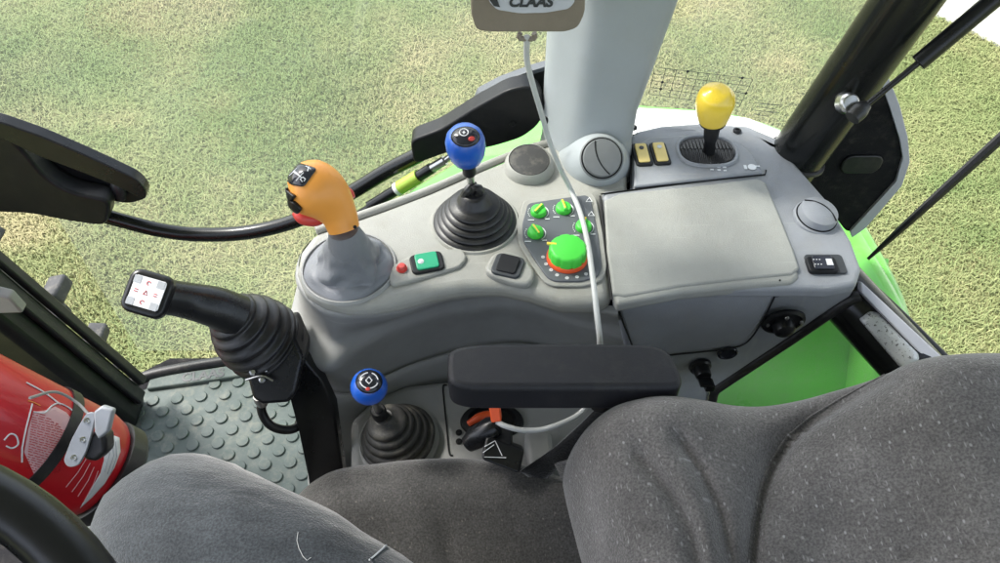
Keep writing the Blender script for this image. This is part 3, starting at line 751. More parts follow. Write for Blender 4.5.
# ------------------------------------------------------------------ levers
# gear lever, orange
c = U(349, 268, H)
gl = thing('gear_lever', 'orange gear lever with black printed cap standing in grey leather boot', 'gear lever', tuple(c))
bm = BM(); R = .0595
ring(bm, ellipse(c, R-.005, R-.005, 48, 2), ellipse(c, R, R, 48, 2), .004); obj('boot_ring', bm, 'plastic_dark_grey', gl)
bm = BM(); topc = U(346, 236, H+.072)
V = []; seg = 96; lv = 26
for j in range(lv+1):
    t = j/lv
    cc = c.lerp(topc, t**1.1); tt = t
    if t < .30: q_ = t/.30; rad = (R-.006)*(1-.22*q_); hz = c.z+.013*math.sin(PI*.5*q_)
    else: q_ = (t-.30)/.70; rad = (R-.006)*.78*(1-q_)**1.15+.0185*(1-(1-q_)**1.15); hz = c.z+.013+(topc.z-c.z-.013)*q_**1.15
    row = []
    for k in range(seg):
        a = 2*PI*k/seg
        env = math.sin(PI*min(1, t*1.1+.06))
        fold = -.0085*abs(math.sin(a*2.5+t*2.6+.6))**.5*env*(1-.45*t) + .0028*math.sin(a*4-t*7+1)*env
        wr_ = noise.noise(Vector((math.cos(a)*2.2, math.sin(a)*2.2, t*5)))*.0055*env
        rr = max(.016, rad+(fold*(1-t*.45)+wr_+.004)*min(1, (1-t)*4))
        row.append(bm.verts.new((cc.x+math.cos(a)*rr, cc.y+math.sin(a)*rr, hz+.0028*math.sin(a*5+2+t*3)*env)))
    V.append(row)
for A, B in zip(V, V[1:]):
    for k in range(seg): bm.faces.new((A[k], A[(k+1) % seg], B[(k+1) % seg], B[k]))
obj('boot', bm, 'leather_boot', gl, sharp=70, sub=1)
ax = (U(345, 228, H+.085)-U(347, 250, H+.045)).normalized()
bm = BM(); lathe(bm, topc-Vector((0, 0, .01)), (UT(343, 227, depth(topc)-.010)-topc), [(.0238, -.006), (.0228, .002), (.0195, .012), (.0172, .018), (0, .018)], 28); cl = obj('collar', bm, 'leather_boot', gl)
bm = BM(); lathe(bm, UT(355, 227, depth(topc)-.033), -ray(355, 227), [(.0022, 0), (.002, .001), (0, .0015)], 12); obj('rivet', bm, 'black_plastic', cl)
# knob: fat pear, axis leaning to the upper left
k0 = UT(341, 222, .985); k1 = UT(318, 190, .93); k2 = UT(302, 176, .905)
bm = BM()
ctr = [UT(344, 229, .890), UT(339, 215, .884), UT(331, 203, .878), UT(322, 194, .872), UT(313, 188, .867), UT(304, 184, .863), UT(296, 181, .860), UT(288, 179, .858)]
tube(bm, ctr, [.0180, .0205, .0262, .0305, .0315, .0288, .0215, .004], 40, 5)
kn = obj('knob', bm, 'orange', gl, sharp=80)
# cap plate conforming on top
def decal(px_poly, target_bm_obj, off, mat, name, parent, label=None, subdiv=5, th=0):
    """press a thin plate against a convex body: sample points cast on the body along the plate's own normal"""
    dg = bpy.context.evaluated_depsgraph_get(); dg.update()
    P = px_poly
    ev = target_bm_obj; org = ORG[ev.name]
    from mathutils.bvhtree import BVHTree
    bmt = bmesh.new(); bmt.from_mesh(ev.data); bvh = BVHTree.FromBMesh(bmt)
    cx = sum(p[0] for p in P)/len(P); cy = sum(p[1] for p in P)/len(P)
    b2 = bmesh.new(); rings = []
    def cast(px, py):
        d = ray(px, py).normalized(); h = bvh.ray_cast(CAM-org, d)
        if h[0] is None:
            q = bvh.find_nearest(CAM-org+d*(last[0])); return q[0]+q[1]*off+org
        last[0] = h[3]; return h[0]+h[1]*off+org
    last = [1.0]; c = b2.verts.new(cast(cx, cy))
    for k in range(1, subdiv+1):
        t = k/subdiv; rings.append([b2.verts.new(cast(cx+(x-cx)*t, cy+(y-cy)*t)) for x, y in P])
    n = len(P)
    for i in range(n): b2.faces.new((c, rings[0][i], rings[0][(i+1) % n]))
    for A, B in zip(rings, rings[1:]):
        for i in range(n): b2.faces.new((A[i], B[i], B[(i+1) % n], A[(i+1) % n]))
    bmt.free()
    bmesh.ops.recalc_face_normals(b2, faces=b2.faces)
    o = obj(name, b2, mat, parent, sharp=80, label=label)
    s = o.modifiers.new('solid', 'SOLIDIFY'); s.thickness = off*1.6; s.offset = 0
    return o
def dense(P, n=5):
    out = []
    for i in range(len(P)):
        a, b = P[i], P[(i+1) % len(P)]
        for k in range(n): out.append((a[0]+(b[0]-a[0])*k/n, a[1]+(b[1]-a[1])*k/n))
    return out
def rpx(P, r=3, n=3):
    q = round_poly([Vector((x, y, 0)) for x, y in P], r, n); return [(v.x, v.y) for v in q]
cap = decal(dense(rpx([(284, 177), (298, 163), (317, 169), (304, 187), (292, 185)], 3), 3), kn, .0008, 'screen_dark', 'shift_plate', kn)
for name_, poly in (('thumb_button', [(281, 188), (287, 189), (297, 196), (293, 201), (283, 195)]), ('thumb_button', [(288, 199), (296, 201), (303, 208), (300, 212), (291, 207)])):
    decal(dense(rpx(poly, 2), 2), kn, .0022, 'black_satin', name_, kn)
def strokes(lines, w, body, off, mat, name, parent):
    """thin printed strokes on a body, given as pixel polylines"""
    from mathutils.bvhtree import BVHTree
    org = ORG[body.name]; bmt = bmesh.new(); bmt.from_mesh(body.data); bvh = BVHTree.FromBMesh(bmt); b2 = bmesh.new()
    for L in lines:
        L2 = []
        for a, b in zip(L, L[1:]):
            m = max(1, int(math.dist(a, b)/3)); L2 += [(a[0]+(b[0]-a[0])*k/m, a[1]+(b[1]-a[1])*k/m) for k in range(m)]
        L2.append(L[-1]); pts = []
        for px, py in L2:
            d = ray(px, py).normalized(); h = bvh.ray_cast(CAM-org, d)
            if h[0] is not None: pts.append(h[0]+h[1]*off+org)
        if len(pts) > 1: tube(b2, pts, w, 5, 0)
    bmt.free(); return obj(name, b2, mat, parent)
strokes([[(291, 176), (298, 169)], [(297, 181), (304, 173)], [(294.5, 172.5), (301, 177)], [(293, 169), (302, 178)],
         [(303, 182), (301, 179.5), (303.5, 177.5), (306, 179.5), (304.5, 181.5)], [(306, 167), (311, 170)], [(308, 172), (309, 167.5)]], .0006, kn, .0016, 'white_print', 'marking', kn)
# red trigger below the knob and on its back
bm = BM(); tube(bm, [UT(296, 211, .880), UT(303, 217, .880), UT(315, 219, .885), UT(325, 218, .89)], [.006, .0085, .0085, .005], 16, 5); obj('trigger', bm, 'red_button', kn)
bm = BM(); tube(bm, [UT(338, 190, .900), UT(347, 194, .90), UT(352, 199, .90)], [.007, .008, .005], 14, 5); obj('trigger', bm, 'red_button', kn)

# ribbed boots
def ribbed(base, top, R, r2, n, mat, parent, seg=48, amp=.5):
    bm = BM(); prof = []; ax = top-base; L = ax.length; z = ax.normalized(); x, y, _ = frame(z)
    rings = []
    steps = n*6
    for i in range(steps+1):
        t = i/steps; rr = R+(r2-R)*t**.9; ph = (t*n) % 1
        rr += (R*.075)*(abs(math.sin(PI*t*n))**.6-.5)*(1-.3*t)
        # first ring lies flat on the base plane, later ones turn with the axis
        c = base+ax*t
        rings.append([bm.verts.new(c+(x*math.cos(2*PI*k/seg)+y*math.sin(2*PI*k/seg))*rr) for k in range(seg)])
    for A, B in zip(rings, rings[1:]):
        for k in range(seg): bm.faces.new((A[k], A[(k+1) % seg], B[(k+1) % seg], B[k]))
    bm.faces.new(rings[-1])
    return obj('boot', bm, mat, parent, sharp=60)
# blue lever
c = U(475, 222, H)
bl = thing('blue_lever', 'blue knob lever on steel rod in ribbed black boot beside dials', 'lever', tuple(c))
bm = BM(); ring(bm, ellipse(c, .0525, .0525, 48, 2), ellipse(c, .058, .058, 48, 2), .003); obj('boot_ring', bm, 'plastic_grey', bl)
tp = U(474, 197, H+.048)
bm = BM(); Vr = []
n_ = 5
prof = []
for i in range(n_):
    t = i/n_; r0 = .0525*(1-.50*t); h0 = .036*t
    prof += [(r0, h0), (r0+.0012, h0+.003), (r0-.001, h0+.0062), (r0-.0075, h0+.0070)]
prof += [(.020, .040), (.0165, .050), (.0125, .053), (0, .053)]
lathe(bm, c, Vector((0, -.02, 1)), prof, 56); obj('boot', bm, 'rubber', bl, sharp=50)
# torn top lips
bm = BM()
for s in (-1, 1): tube(bm, [U(470+s*7, 196, H+.05), U(474+s*6, 190, H+.060), U(474, 186+s*2, H+.064), U(472, 196, H+.05)], [.004, .006, .004, .002], 8, 4)
obj('torn_lip', bm, 'rubber', bl)
r0, r1 = U(473, 196, H+.045), U(469, 178, H+.085)
dirn = (UT(466, 148, .93)-r0).normalized()
bm = BM(); tube(bm, [r0, r0+dirn*.05], .0048, 14, 0); obj('rod', bm, 'steel', bl)
def at_rod(k): return r0+dirn*k
LK = (UT(466, 148, .93)-r0).length
bm = BM(); lathe(bm, at_rod(LK*.46), dirn, [(.007, 0), (.0085, .003), (.0085, .022), (.0125, .026), (.0125, .034), (0, .034)], 24); obj('collar', bm, 'black_plastic', bl)
bm = BM(); lathe(bm, at_rod(LK*.70), dirn, [(.010, 0), (.0165, .003), (.0212, .012), (.0236, .023), (.0236, .033), (.0210, .042), (.0150, .0485), (.007, .0515), (0, .052)], 40); kb = obj('knob', bm, 'blue', bl, sharp=70)
decal([(465.5+14*math.cos(a), 137+10*math.sin(a)) for a in [2*PI*k/28 for k in range(28)]], kb, .0007, 'screen_dark', 'cap_disc', kb)
strokes([[(464+4.2*math.cos(a), 133+3.4*math.sin(a)) for a in [2*PI*k/14 for k in range(15)]], [(464, 131.5), (464, 134.5)], [(462.5, 133), (465.5, 133)]], .0006, kb, .0015, 'white_print', 'symbol', kb)
decal([(471+3*math.cos(a), 139+2.3*math.sin(a)) for a in [2*PI*k/14 for k in range(14)]], kb, .0016, 'red_button', 'symbol', kb, subdiv=2)

# small blue lever by the seat
c = U(398, 440, LZ)
sl = thing('low_lever', 'round blue knob lever with patterned cap in black stepped boot beside seat', 'lever', tuple(c))
bm = BM(); prof = []
for i in range(5):
    t = i/5; r0 = .053*(1-.62*t); h0 = .055*t
    prof += [(r0, h0), (r0+.0015, h0+.004), (r0-.001, h0+.0095), (r0-.0055, h0+.0108)]
prof += [(.016, .058), (.012, .063), (0, .063)]
lathe(bm, c, Vector((-.22, .0, 1)), prof, 56); obj('boot', bm, 'rubber_dusty', sl, sharp=50)
bm = BM(); lathe(bm, c-Z*.002, Vector((-.1, 0, 1)), [(.058, 0), (.057, .006), (.052, .008), (.05, 0)], 48); obj('boot_ring', bm, 'plastic_dark_grey', sl)
kp = UT(369, 387, depth(c)-.135); s0_ = c+Vector((-.018, .004, .055)); dd = (kp-s0_).normalized()
bm = BM(); tube(bm, [s0_, kp], .005, 14, 0); obj('rod', bm, 'steel', sl)
bm = BM(); lathe(bm, s0_+dd*.006, dd, [(.010, 0), (.0105, .018), (.0085, .022), (0, .022)], 20); obj('collar', bm, 'black_plastic', sl)
rK = .0225
bm = BM(); lathe(bm, kp-dd*rK*1.0, dd, [(rK*math.sin(PI*i/16)*(1 if i > 0 and i < 16 else 0), rK-rK*math.cos(PI*i/16)*1.0) for i in range(17)], 40); kb2 = obj('knob', bm, 'blue', sl, sharp=80)
decal([(369+13*math.cos(a), 382+11.5*math.sin(a)) for a in [2*PI*k/28 for k in range(28)]], kb2, .0006, 'screen_dark', 'cap_disc', kb2)
strokes([[(369+8.5*math.cos(a), 381+7.4*math.sin(a)) for a in [PI*.1+PI*.45*k/5+q for k in range(5)]] for q in (0, PI/2, PI, 3*PI/2)] + [[(366, 381), (369, 377.5), (372, 381), (369, 384), (366, 381)]], .0008, kb2, .0013, 'white_print', 'symbol', kb2)
decal([(368+2.2*math.cos(a), 389+1.8*math.sin(a)) for a in [2*PI*k/12 for k in range(12)]], kb2, .0013, 'red_button', 'symbol', kb2, subdiv=2)

# yellow lever
c = U(709, 152, H2)
yl = thing('yellow_lever', 'yellow knob lever on black stem in slotted rear console gate', 'lever', tuple(c))
e = UT(716, 97, .99); dn = (e-c).normalized(); Lk = (e-c).length
bm = BM(); tube(bm, [c-Z*.004, c+dn*Lk*.28, c+dn*Lk*.30, c+dn*Lk*.52, c+dn*Lk*.56], [.0085, .0075, .010, .011, .009], 18, 0); obj('stem', bm, 'black_plastic', yl)
bm = BM(); lathe(bm, c+dn*Lk*.54, dn, [(.008, 0), (.0145, .004), (.0185, .008), (.0185, .012), (.012, .014), (0, .014)], 28); obj('collar', bm, 'black_plastic', yl)
bm = BM(); kb_ = c+dn*Lk*.64
tube(bm, [kb_, kb_+dn*.008, kb_+dn*.020, kb_+dn*.034, kb_+dn*.045, kb_+dn*.052+X*.001, kb_+dn*.0565+X*.0015, kb_+dn*.0585+X*.002], [.0195, .0212, .0235, .0248, .0228, .0180, .0105, .001], 36, 4, flatten=.94); obj('knob', bm, 'yellow', yl, sharp=80)

# ------------------------------------------------------------------ joystick
j0 = U(318, 470, .16)
js = thing('joystick', 'black loader joystick with ribbed rubber bellows and symbol pad', 'joystick', (j0.x, j0.y, .01))
# arm plate
bm = BM()
ap = [(288, 352, .52), (305, 358, .52), (322, 385, .50), (332, 410, .45), (345, 520, .10), (350, 560, .012), (320, 560, .012), (308, 470, .22), (300, 420, .40), (290, 385, .48)]
prism(bm, [UT(x, y, t) for x, y, t in [(284, 350, 1.02), (302, 356, 1.02), (321, 380, 1.03), (334, 408, 1.05), (344, 480, 1.10), (350, 540, 1.16), (316, 540, 1.16), (308, 478, 1.10), (298, 430, 1.06), (286, 385, 1.03)]], (.0, .022, -.01)); obj('arm', bm, 'black_satin', js, bevel=.003)
bm = BM(); c = UT(270, 372, 1.05)
prism(bm, [UT(x, y, .995) for x, y in [(240, 352), (290, 330), (303, 360), (297, 392), (290, 404), (262, 406), (252, 400), (247, 380)]], (.0, .05, -.02)); obj('housing', bm, 'black_satin', js, bevel=.006)
bm = BM()
for px, py, rr in ((253, 372, .0050), (262, 380, .0042), (257, 362, .0036)): lathe(bm, UT(px, py, .993), -ray(px, py), [(rr, 0), (rr, .006), (rr*.6, .007), (rr*.6, .012), (0, .012)], 6)
tube(bm, [UT(246, 380, .988), UT(262, 376, .986), UT(273, 381, .988)], .0016, 8, 4); tube(bm, [UT(254, 360, .988), UT(264, 359, .987), UT(266, 372, .986)], .0016, 8, 4)
obj('linkage', bm, 'steel', js)
bm = BM(); lathe(bm, UT(298, 370, 1.02), -ray(298, 370), [(.005, 0), (.005, .007), (.003, .009), (0, .009)], 12); obj('bolt', bm, 'steel', js)
bm = BM(); tube(bm, [UT(262, 398, 1.045), UT(262, 412, 1.05), UT(270, 425, 1.055), UT(285, 430, 1.06), UT(298, 426, 1.07), UT(302, 410, 1.08)], .0062, 12, 6); obj('hose', bm, 'black_satin', js)
bm = BM(); lathe(bm, UT(261, 400, 1.035), Vector((0, 0, 1)), [(.008, -.008), (.009, 0), (.008, .010), (0, .010)], 14); obj('hose_fitting', bm, 'steel', js)
# bellows
b0, b1 = UT(280, 352, 1.04), UT(226, 311, .965)
bm = BM(); tubeprof = []
n_ = 7; Q = spline([b0, UT(262, 340, 1.02), UT(243, 325, .99), b1], 14); steps = len(Q)-1
pts = []; rs = []
for i, q in enumerate(Q):
    t = i/steps; base_r = .040*(1-t)+.036*t if t < .3 else (.0436-.022*((t-.3)/.7)**1.4)
    base_r = .0440+.010*math.sin(PI*min(1, t*1.1)) - .018*t**2
    pts.append(q); rs.append(base_r+.0030*math.sin(2*PI*n_*t))
tube(bm, pts, rs, 44, 0); obj('bellows', bm, 'rubber', js, sharp=80)
# handle
bm = BM(); hpts = [UT(238, 316, .965), UT(215, 307, .945), UT(190, 301, .925), UT(168, 297, .905), UT(152, 295, .895), UT(139, 294, .89), UT(131, 293, .888)]
tube(bm, hpts, [.0270, .0255, .0225, .0215, .0255, .0230, .014], 32, 5, flatten=.95)
hd = obj('handle', bm, 'black_satin', js, sharp=80)
pc = (UT(146, 293, .868)); px_ = (UT(165, 300, .868)-UT(130, 290, .868)).normalized(); py_ = (UT(150, 280, .872)-UT(144, 311, .866)).normalized(); py_ = (py_-px_*py_.dot(px_)).normalized(); pz_ = px_.cross(py_)
bm = BM(); prism(bm, rrect(pc-pz_*.016, px_, py_, .050, .050, .012, 6), pz_*.016); pd = obj('head', bm, 'black_satin', js, bevel=.005, seg=4)
bm = BM(); prism(bm, rrect(pc+X*.001, px_, py_, .036, .034, .003), pz_*.0012); sy = obj('symbol_pad', bm, 'white_print', js, bevel=.0004)
bm = BM()
for sx in (-1, 1):
    for sy_ in (-1, 1): prism(bm, rrect(pc+pz_*.0013+px_*sx*.0133+py_*sy_*.0125, px_, py_, .0085, .0085, .0005, 1), pz_*.0003)
obj('symbol', bm, 'clamp_grey', js)
bm = BM()
for ax_, s in ((px_, 1), (px_, -1)):
    q = pc+pz_*.0016+ax_*s*.011
    tube(bm, [q-px_*.0020-py_*.001, q+px_*.0020-py_*.001], .00045, 5, 0); tube(bm, [q-px_*.0020+py_*.0015, q+px_*.0020+py_*.0015], .00045, 5, 0)
for s in (1, -1):
    q = pc+pz_*.0016+py_*s*.011; tube(bm, [q+px_*.0021*math.cos(a)+py_*.0021*math.sin(a) for a in [.3+k*.45 for k in range(11)]], .00045, 5, 0)
tube(bm, [pc+pz_*.0016+px_*a+py_*b_ for a, b_ in ((-.0022, -.002), (0, .0028), (.0022, -.002), (-.0022, -.002))], .00045, 5, 0)
obj('symbol', bm, 'red', js)

# ------------------------------------------------------------------ terminal and cable
tm = thing('display_terminal', 'grey brown display terminal hanging in front of the middle pillar', 'display terminal', tuple(UY(528, 10, .74)))
YT = .74
def tp_(px, py, dy=0): return UY(px, py, YT+dy)
pts_t = [tp_(x, y) for x, y in [(469, -95), (586, -95), (585, 14), (578, 29), (565, 33), (490, 33), (476, 31), (471, 16)]]
back = Vector((0, .035, .018))
bm = BM(); prism(bm, round_poly(pts_t, .006), back); case = obj('case', bm, 'terminal_case', tm, bevel=.003)
bm = BM(); prism(bm, round_poly([tp_(x, y, -.0015) for x, y in [(486, -70), (576, -70), (575, 2), (569, 9), (545, 13), (520, 13.5), (497, 10), (489, 2)]], .004), Vector((0, .002, .001))); fc = obj('face_plate', bm, 'terminal_face', tm, bevel=.0008)
xv = X; yv = (tp_(528, -20)-tp_(528, 10)).normalized()
bm = BM(); prism(bm, round_poly([tp_(x, y, -.0022) for x, y in [(497, -62), (566, -62), (566, -12), (497, -12)]], .003), Vector((0, .0006, .0003))); obj('screen', bm, 'screen_dark', tm)
bm = textmesh('CLAAS', .0152, tp_(531, 2.2, -.0024), xv, yv, .0003, .0006)
for v in bm.verts: v.co += (v.co-tp_(531, 2.2)).dot(yv)*xv*.2
obj('lettering', bm, 'print_dark', tm, flat=True)
bm = BM(); prism(bm, [tp_(x, y, -.0024) for x, y in [(489, -1), (497, -1), (500, 7), (494, 6)]], Vector((0, .0006, 0))); obj('logo', bm, 'print_dark', tm)
bm = BM(); tube(bm, [tp_(x, y, .012) for x, y in [(520, 33), (520, 38), (534, 38), (534, 33)]], .003, 10, 3); obj('cable_clamp', bm, 'terminal_case', tm)
bm = BM(); tube(bm, [tp_(528, -60, .03)+Vector((0, .0, 0)), UY(560, -60, .90)], .012, 12, 0); obj('mounting_arm', bm, 'black_plastic', tm)

cp_ = [UY(527, 36, .752), UY(527, 60, .755), UY(533, 85, .76), UY(541, 112, .765), UY(549, 140, .765), UY(560, 168, .755), UT(571, 190, 1.03), UT(581, 215, 1.0), UT(588, 245, .960), UT(593, 280, .925), UT(597, 315, .905), UT(600, 345, .905), UT(598, 375, .94), UT(590, 400, .975), UT(578, 415, .975), UT(560, 424, .965), UT(540, 430, .96), UT(520, 430, .955), UT(505, 426, .955), UT(497, 422, .96)]
bm = BM(); tube(bm, cp_, .0034, 12, 6); cb = tag(obj('cable', bm, 'cable_grey'), 'light grey cable hanging from the terminal down to the orange plug', 'cable')
# plug
pl = thing('connector_plug', 'black plug with orange retaining clip by the seat cushion', 'connector', tuple(UT(490, 440, 1.02)))
bm = BM(); x_ = (UT(500, 418, .97)-UT(470, 438, .97)).normalized()
tube(bm, [UT(468, 444, .985), UT(476, 438, .98), UT(492, 428, .972), UT(497, 425, .97)], [.011, .0145, .0150, .012], 24, 0); obj('plug_body', bm, 'black_satin', pl)
bm = BM(); prism(bm, [UT(x, y, .955) for x, y in [(487, 398), (499, 398), (502, 422), (491, 424)]], (0, .008, 0)); obj('clip', bm, 'orange_red', pl, bevel=.002)
bm = BM(); box(bm, UT(502, 441, .985), X*.013, Y*.015, Z*.02); obj('socket', bm, 'black_plastic', pl, bevel=.004)
# recess with the orange lever behind
bm = BM(); c = U(492, 422, LZ+.001)
lathe(bm, c, Vector((0, -.15, 1)), [(.045, 0), (.043, .006), (.034, .008), (.030, .002), (0, .001)], 40, sx=1, sy=.62, up=X); rc = obj('recess_cup', bm, 'black_plastic', con)
bm = BM(); tube(bm, [U(468, 424, LZ+.012), U(480, 417, LZ+.018), U(496, 414, LZ+.02)], [.004, .006, .006], 12, 4); obj('orange_tab', bm, 'orange_red', con)
bm = BM(); prism(bm, [U(x, y, LZ+.035) for x, y in [(524, 432), (540, 425), (552, 432), (553, 462), (530, 468)]], (0, 0, -.035)); obj('belt_cover', bm, 'plastic_dark_grey', con, bevel=.006)
# seat belt
sb = thing('seat_belt', 'black seat belt buckle and webbing between cushion and backrest', 'seat belt', tuple(UT(560, 460, 1.05)))
bm = BM(); pa, pb = UT(600, 408, .93), UT(535, 462, .975)
patch(bm, [[UT(600, 405, .93), UT(575, 430, .95), UT(552, 450, .965), UT(520, 472, .98)], [UT(612, 425, .94), UT(588, 445, .96), UT(566, 462, .975), UT(540, 485, .99)]], 20, 4)
o = obj('webbing', bm, 'webbing', sb); s = o.modifiers.new('s', 'SOLIDIFY'); s.thickness = .002
bm = BM(); prism(bm, rrect(UT(503, 455, .955), (UT(520, 470, .955)-UT(480, 455, .955)).normalized(), Vector((.2, .9, .3)).normalized(), .05, .03, .005), (0, .012, -.012)); bk = obj('buckle', bm, 'black_satin', sb, bevel=.003)
strokes([[(474, 453), (495, 441), (502, 456)], [(480, 455), (494, 445)], [(478, 457), (506, 458)]], .0005, bk, .0008, 'white_print', 'printed_triangle', bk)

# ------------------------------------------------------------------ seat
seat = thing('driver_seat', 'dark grey fabric driver seat with black padded armrest', 'seat', (-.05, .2, .01))
def sm(a, b_, x): t = max(0, min(1, (x-a)/(b_-a))); return t*t*(3-2*t)
# cushion
bm = BM(); nx, ny = 70, 70; V = []
sil = [(276, 494), (284, 474), (310, 458), (355, 449), (410, 443), (460, 441), (510, 446), (555, 458), (595, 474), (645, 490)]
zs = .530
S0 = [U(x, y, zs) for x, y in sil]; S0s = spline(S0, 8)
for i in range(nx+1):
    q = S0s[int(i*(len(S0s)-1)/nx)]
    row = []
    for j in range(ny+1):
        v = j/ny
        if j < 10:      # rounded side falling to the base
            a = PI/2*(1-j/10)
            p = Vector((q.x, q.y-.045*(1-math.sin(a))+.006*0, q.z-.055*math.sin(a)**1.0+.0))
            b2_ = PI/2*(j/10); p.y = q.y-.05+.055*math.cos(b2_); p.z = q.z-.055+.063*math.sin(b2_)-.05*math.cos(b2_)**3
        else:
            w = (j-10)/(ny-10); yy = (q.y-.05)*(1-w)+(-.12)*w
            p = Vector((q.x, yy, q.z+.008))
            bol = .0*math.exp(-((q.y-.05-yy-.03)/.05)**2)
            dd_ = q.y-.05-yy
            p.z += -.020*sm(.02, .12, dd_)+.004*math.sin(dd_*60)*math.exp(-dd_*8) + .01*math.sin(yy*9+q.x*6)*sm(.05, .2, dd_)
            # creases across the cushion
            p.z -= .010*math.exp(-((q.x-(-.07+.25*(dd_-.05)))/.014)**2)*sm(.03, .1, dd_)
        # front roll
        fx = sm(-.285, -.18, q.x); p.z -= .045*(1-fx)**2
        p.z += .004*noise.noise(Vector((p.x*14, p.y*14, 3)))
        row.append(bm.verts.new(p))
    V.append(row)
for i in range(nx):
    for j in range(ny): bm.faces.new((V[i][j], V[i+1][j], V[i+1][j+1], V[i][j+1]))
# front face down
fr = [V[0][j].co.copy() for j in range(ny+1)]
prev = V[0]
for k in range(1, 7):
    cur = [bm.verts.new(Vector((p.x+.05*(k/6)**2-.012*math.sin(PI*k/6), p.y, p.z-.022*k))) for p in fr]
    for j in range(ny): bm.faces.new((prev[j], prev[j+1], cur[j+1], cur[j]))
    prev = cur
bmesh.ops.recalc_face_normals(bm, faces=bm.faces)
obj('cushion', bm, 'cushion_fabric', seat, sharp=80)
bm = BM(); box(bm, (-.06, .18, .33), X*.19, Y*.24, Z*.07); obj('seat_pan', bm, 'black_plastic', seat, bevel=.02)
bm = BM(); box(bm, (-.04, .18, .14), X*.17, Y*.17, Z*.13); obj('suspension', bm, 'rubber', seat, bevel=.02)
# backrest
sil = [(606, 500), (590, 486), (577, 466), (577, 445), (590, 423), (612, 405), (640, 396), (668, 393), (700, 397), (735, 403), (765, 404), (800, 398), (835, 388), (862, 380), (885, 371), (905, 362), (935, 355), (975, 352), (1010, 353), (1060, 362)]
YB = [.41, .425, .435, .445] + [.45]*16
S1 = [UY(x, y, yb) for (x, y), yb in zip(sil, YB)]
S1s = spline(S1, 10); nx = len(S1s)-1; ny = 90
seam = [(885, 380), (840, 402), (800, 425), (772, 452), (757, 490), (750, 530), (748, 570), (748, 640)]
bm = BM(); V = []
def pix(p):
    v = p-CAM; t = v.y*ST-v.z*CT; return 500+F*v.x/t, 281.5-F*(v.y*CT+v.z*ST)/t
seamW = spline([U(x, y, .80) for x, y in seam], 10)
for i in range(nx+1):
    q = S1s[i]; row = []
    tx = (S1s[min(i+1, nx)]-S1s[max(i-1, 0)]).normalized(); nrm_ = Vector((-tx.z, 0, tx.x)).normalized()
    if nrm_.z < -.1: nrm_ = -nrm_
    if i < 22: nrm_ = Vector((-.9, 0, .3+.02*i)).normalized()
    nrm_ = (nrm_+Vector((-.5, 0, .8))*.8).normalized()
    for j in range(ny+1):
        if j < 14:
            a = PI/2*(1-j/14); p = q + Vector((0, -.04+.05*math.sin(a), 0)) + nrm_*(.016-.055*(1-math.cos(a)))
        else:
            w = (j-14)/(ny-14); yy = (q.y-.05)*(1-w)+(-.15)*w; dd_ = q.y-.05-yy
            p = Vector((q.x+dd_*.10, yy+.01, q.z)) + nrm_*(.016-.012*sm(.0, .15, dd_))
        row.append(p)
    V.append(row)
# tufting: groove along the centre panel seam, panel swell beyond, creases in the bolster
seam_px = [(885, 374), (862, 386), (840, 398), (810, 416), (787, 435), (770, 460), (759, 490), (752, 525), (748, 563), (746, 640)]
cre = [[(680, 440), (700, 470), (718, 510), (728, 563), (730, 600)], [(640, 455), (670, 490), (690, 530), (700, 580)], [(905, 560), (950, 556), (1000, 548), (1040, 545)]]
def dseg(p, L):
    best = 1e9; side = 0
    for a, b_ in zip(L, L[1:]):
        vx, vy = b_[0]-a[0], b_[1]-a[1]; t = max(0, min(1, ((p[0]-a[0])*vx+(p[1]-a[1])*vy)/(vx*vx+vy*vy)))
        dx, dy = p[0]-a[0]-vx*t, p[1]-a[1]-vy*t; d_ = math.hypot(dx, dy)
        if d_ < best: best = d_; side = 1 if vx*dy-vy*dx < 0 else -1
    return best, side
for i in range(nx+1):
    for j in range(ny+1):
        p = V[i][j]; u = pix(p); nrm_ = Vector((-.45, -.1, .88)).normalized()
        k = min(1, max(0, (j-4)/10))
        d_, s_ = dseg(u, seam_px)
        h = -.020*math.exp(-(d_/9)**2)
        if s_ > 0 : h += .020*sm(0, 60, d_)
        else: h += .006*sm(0, 40, d_)
        for c_, dep_, w_ in zip(cre, (.016, .012, .005), (8, 10, 4)):
            h -= dep_*math.exp(-(dseg(u, c_)[0]/w_)**2)
        h += .0025*noise.noise(p*22)
        V[i][j] = bm.verts.new(p+nrm_*h*k)
for i in range(nx):
    for j in range(ny): bm.faces.new((V[i][j], V[i+1][j], V[i+1][j+1], V[i][j+1]))
# back skin behind the side edge
prev = [V[i][0] for i in range(nx+1)]
for k in range(1, 5):
    cur = [bm.verts.new(prev[i].co + Vector((.012, -.006, -.035))) for i in range(nx+1)]
    for i in range(nx): bm.faces.new((prev[i], cur[i], cur[i+1], prev[i+1]))
    prev = cur
bmesh.ops.recalc_face_normals(bm, faces=bm.faces)
br = obj('backrest', bm, 'seat_fabric', seat, sharp=80)
strokes([[(x, y+1) for x, y in seam_px[:-1]]], .0012, br, .0002, 'seat_fabric', 'piping', br)
# armrest
AZ = .745
ar = [(447, 352), (456, 346), (476, 342.5), (560, 341.5), (650, 343), (668, 348), (678, 364), (684, 382), (676, 388), (560, 388), (470, 388), (452, 384), (447, 376)]
bm = BM(); prism(bm, round_poly([U(x, y, AZ) for x, y in ar], .012), (0, 0, -.046)); obj('armrest', bm, 'leatherette', seat, bevel=.009, seg=5, sharp=60)
bm = BM(); tube(bm, [U(600, 395, AZ-.05), U(625, 402, AZ-.07), U(650, 420, AZ-.10)], [.02, .022, .025], 16, 5); obj('armrest_bracket', bm, 'black_plastic', seat)

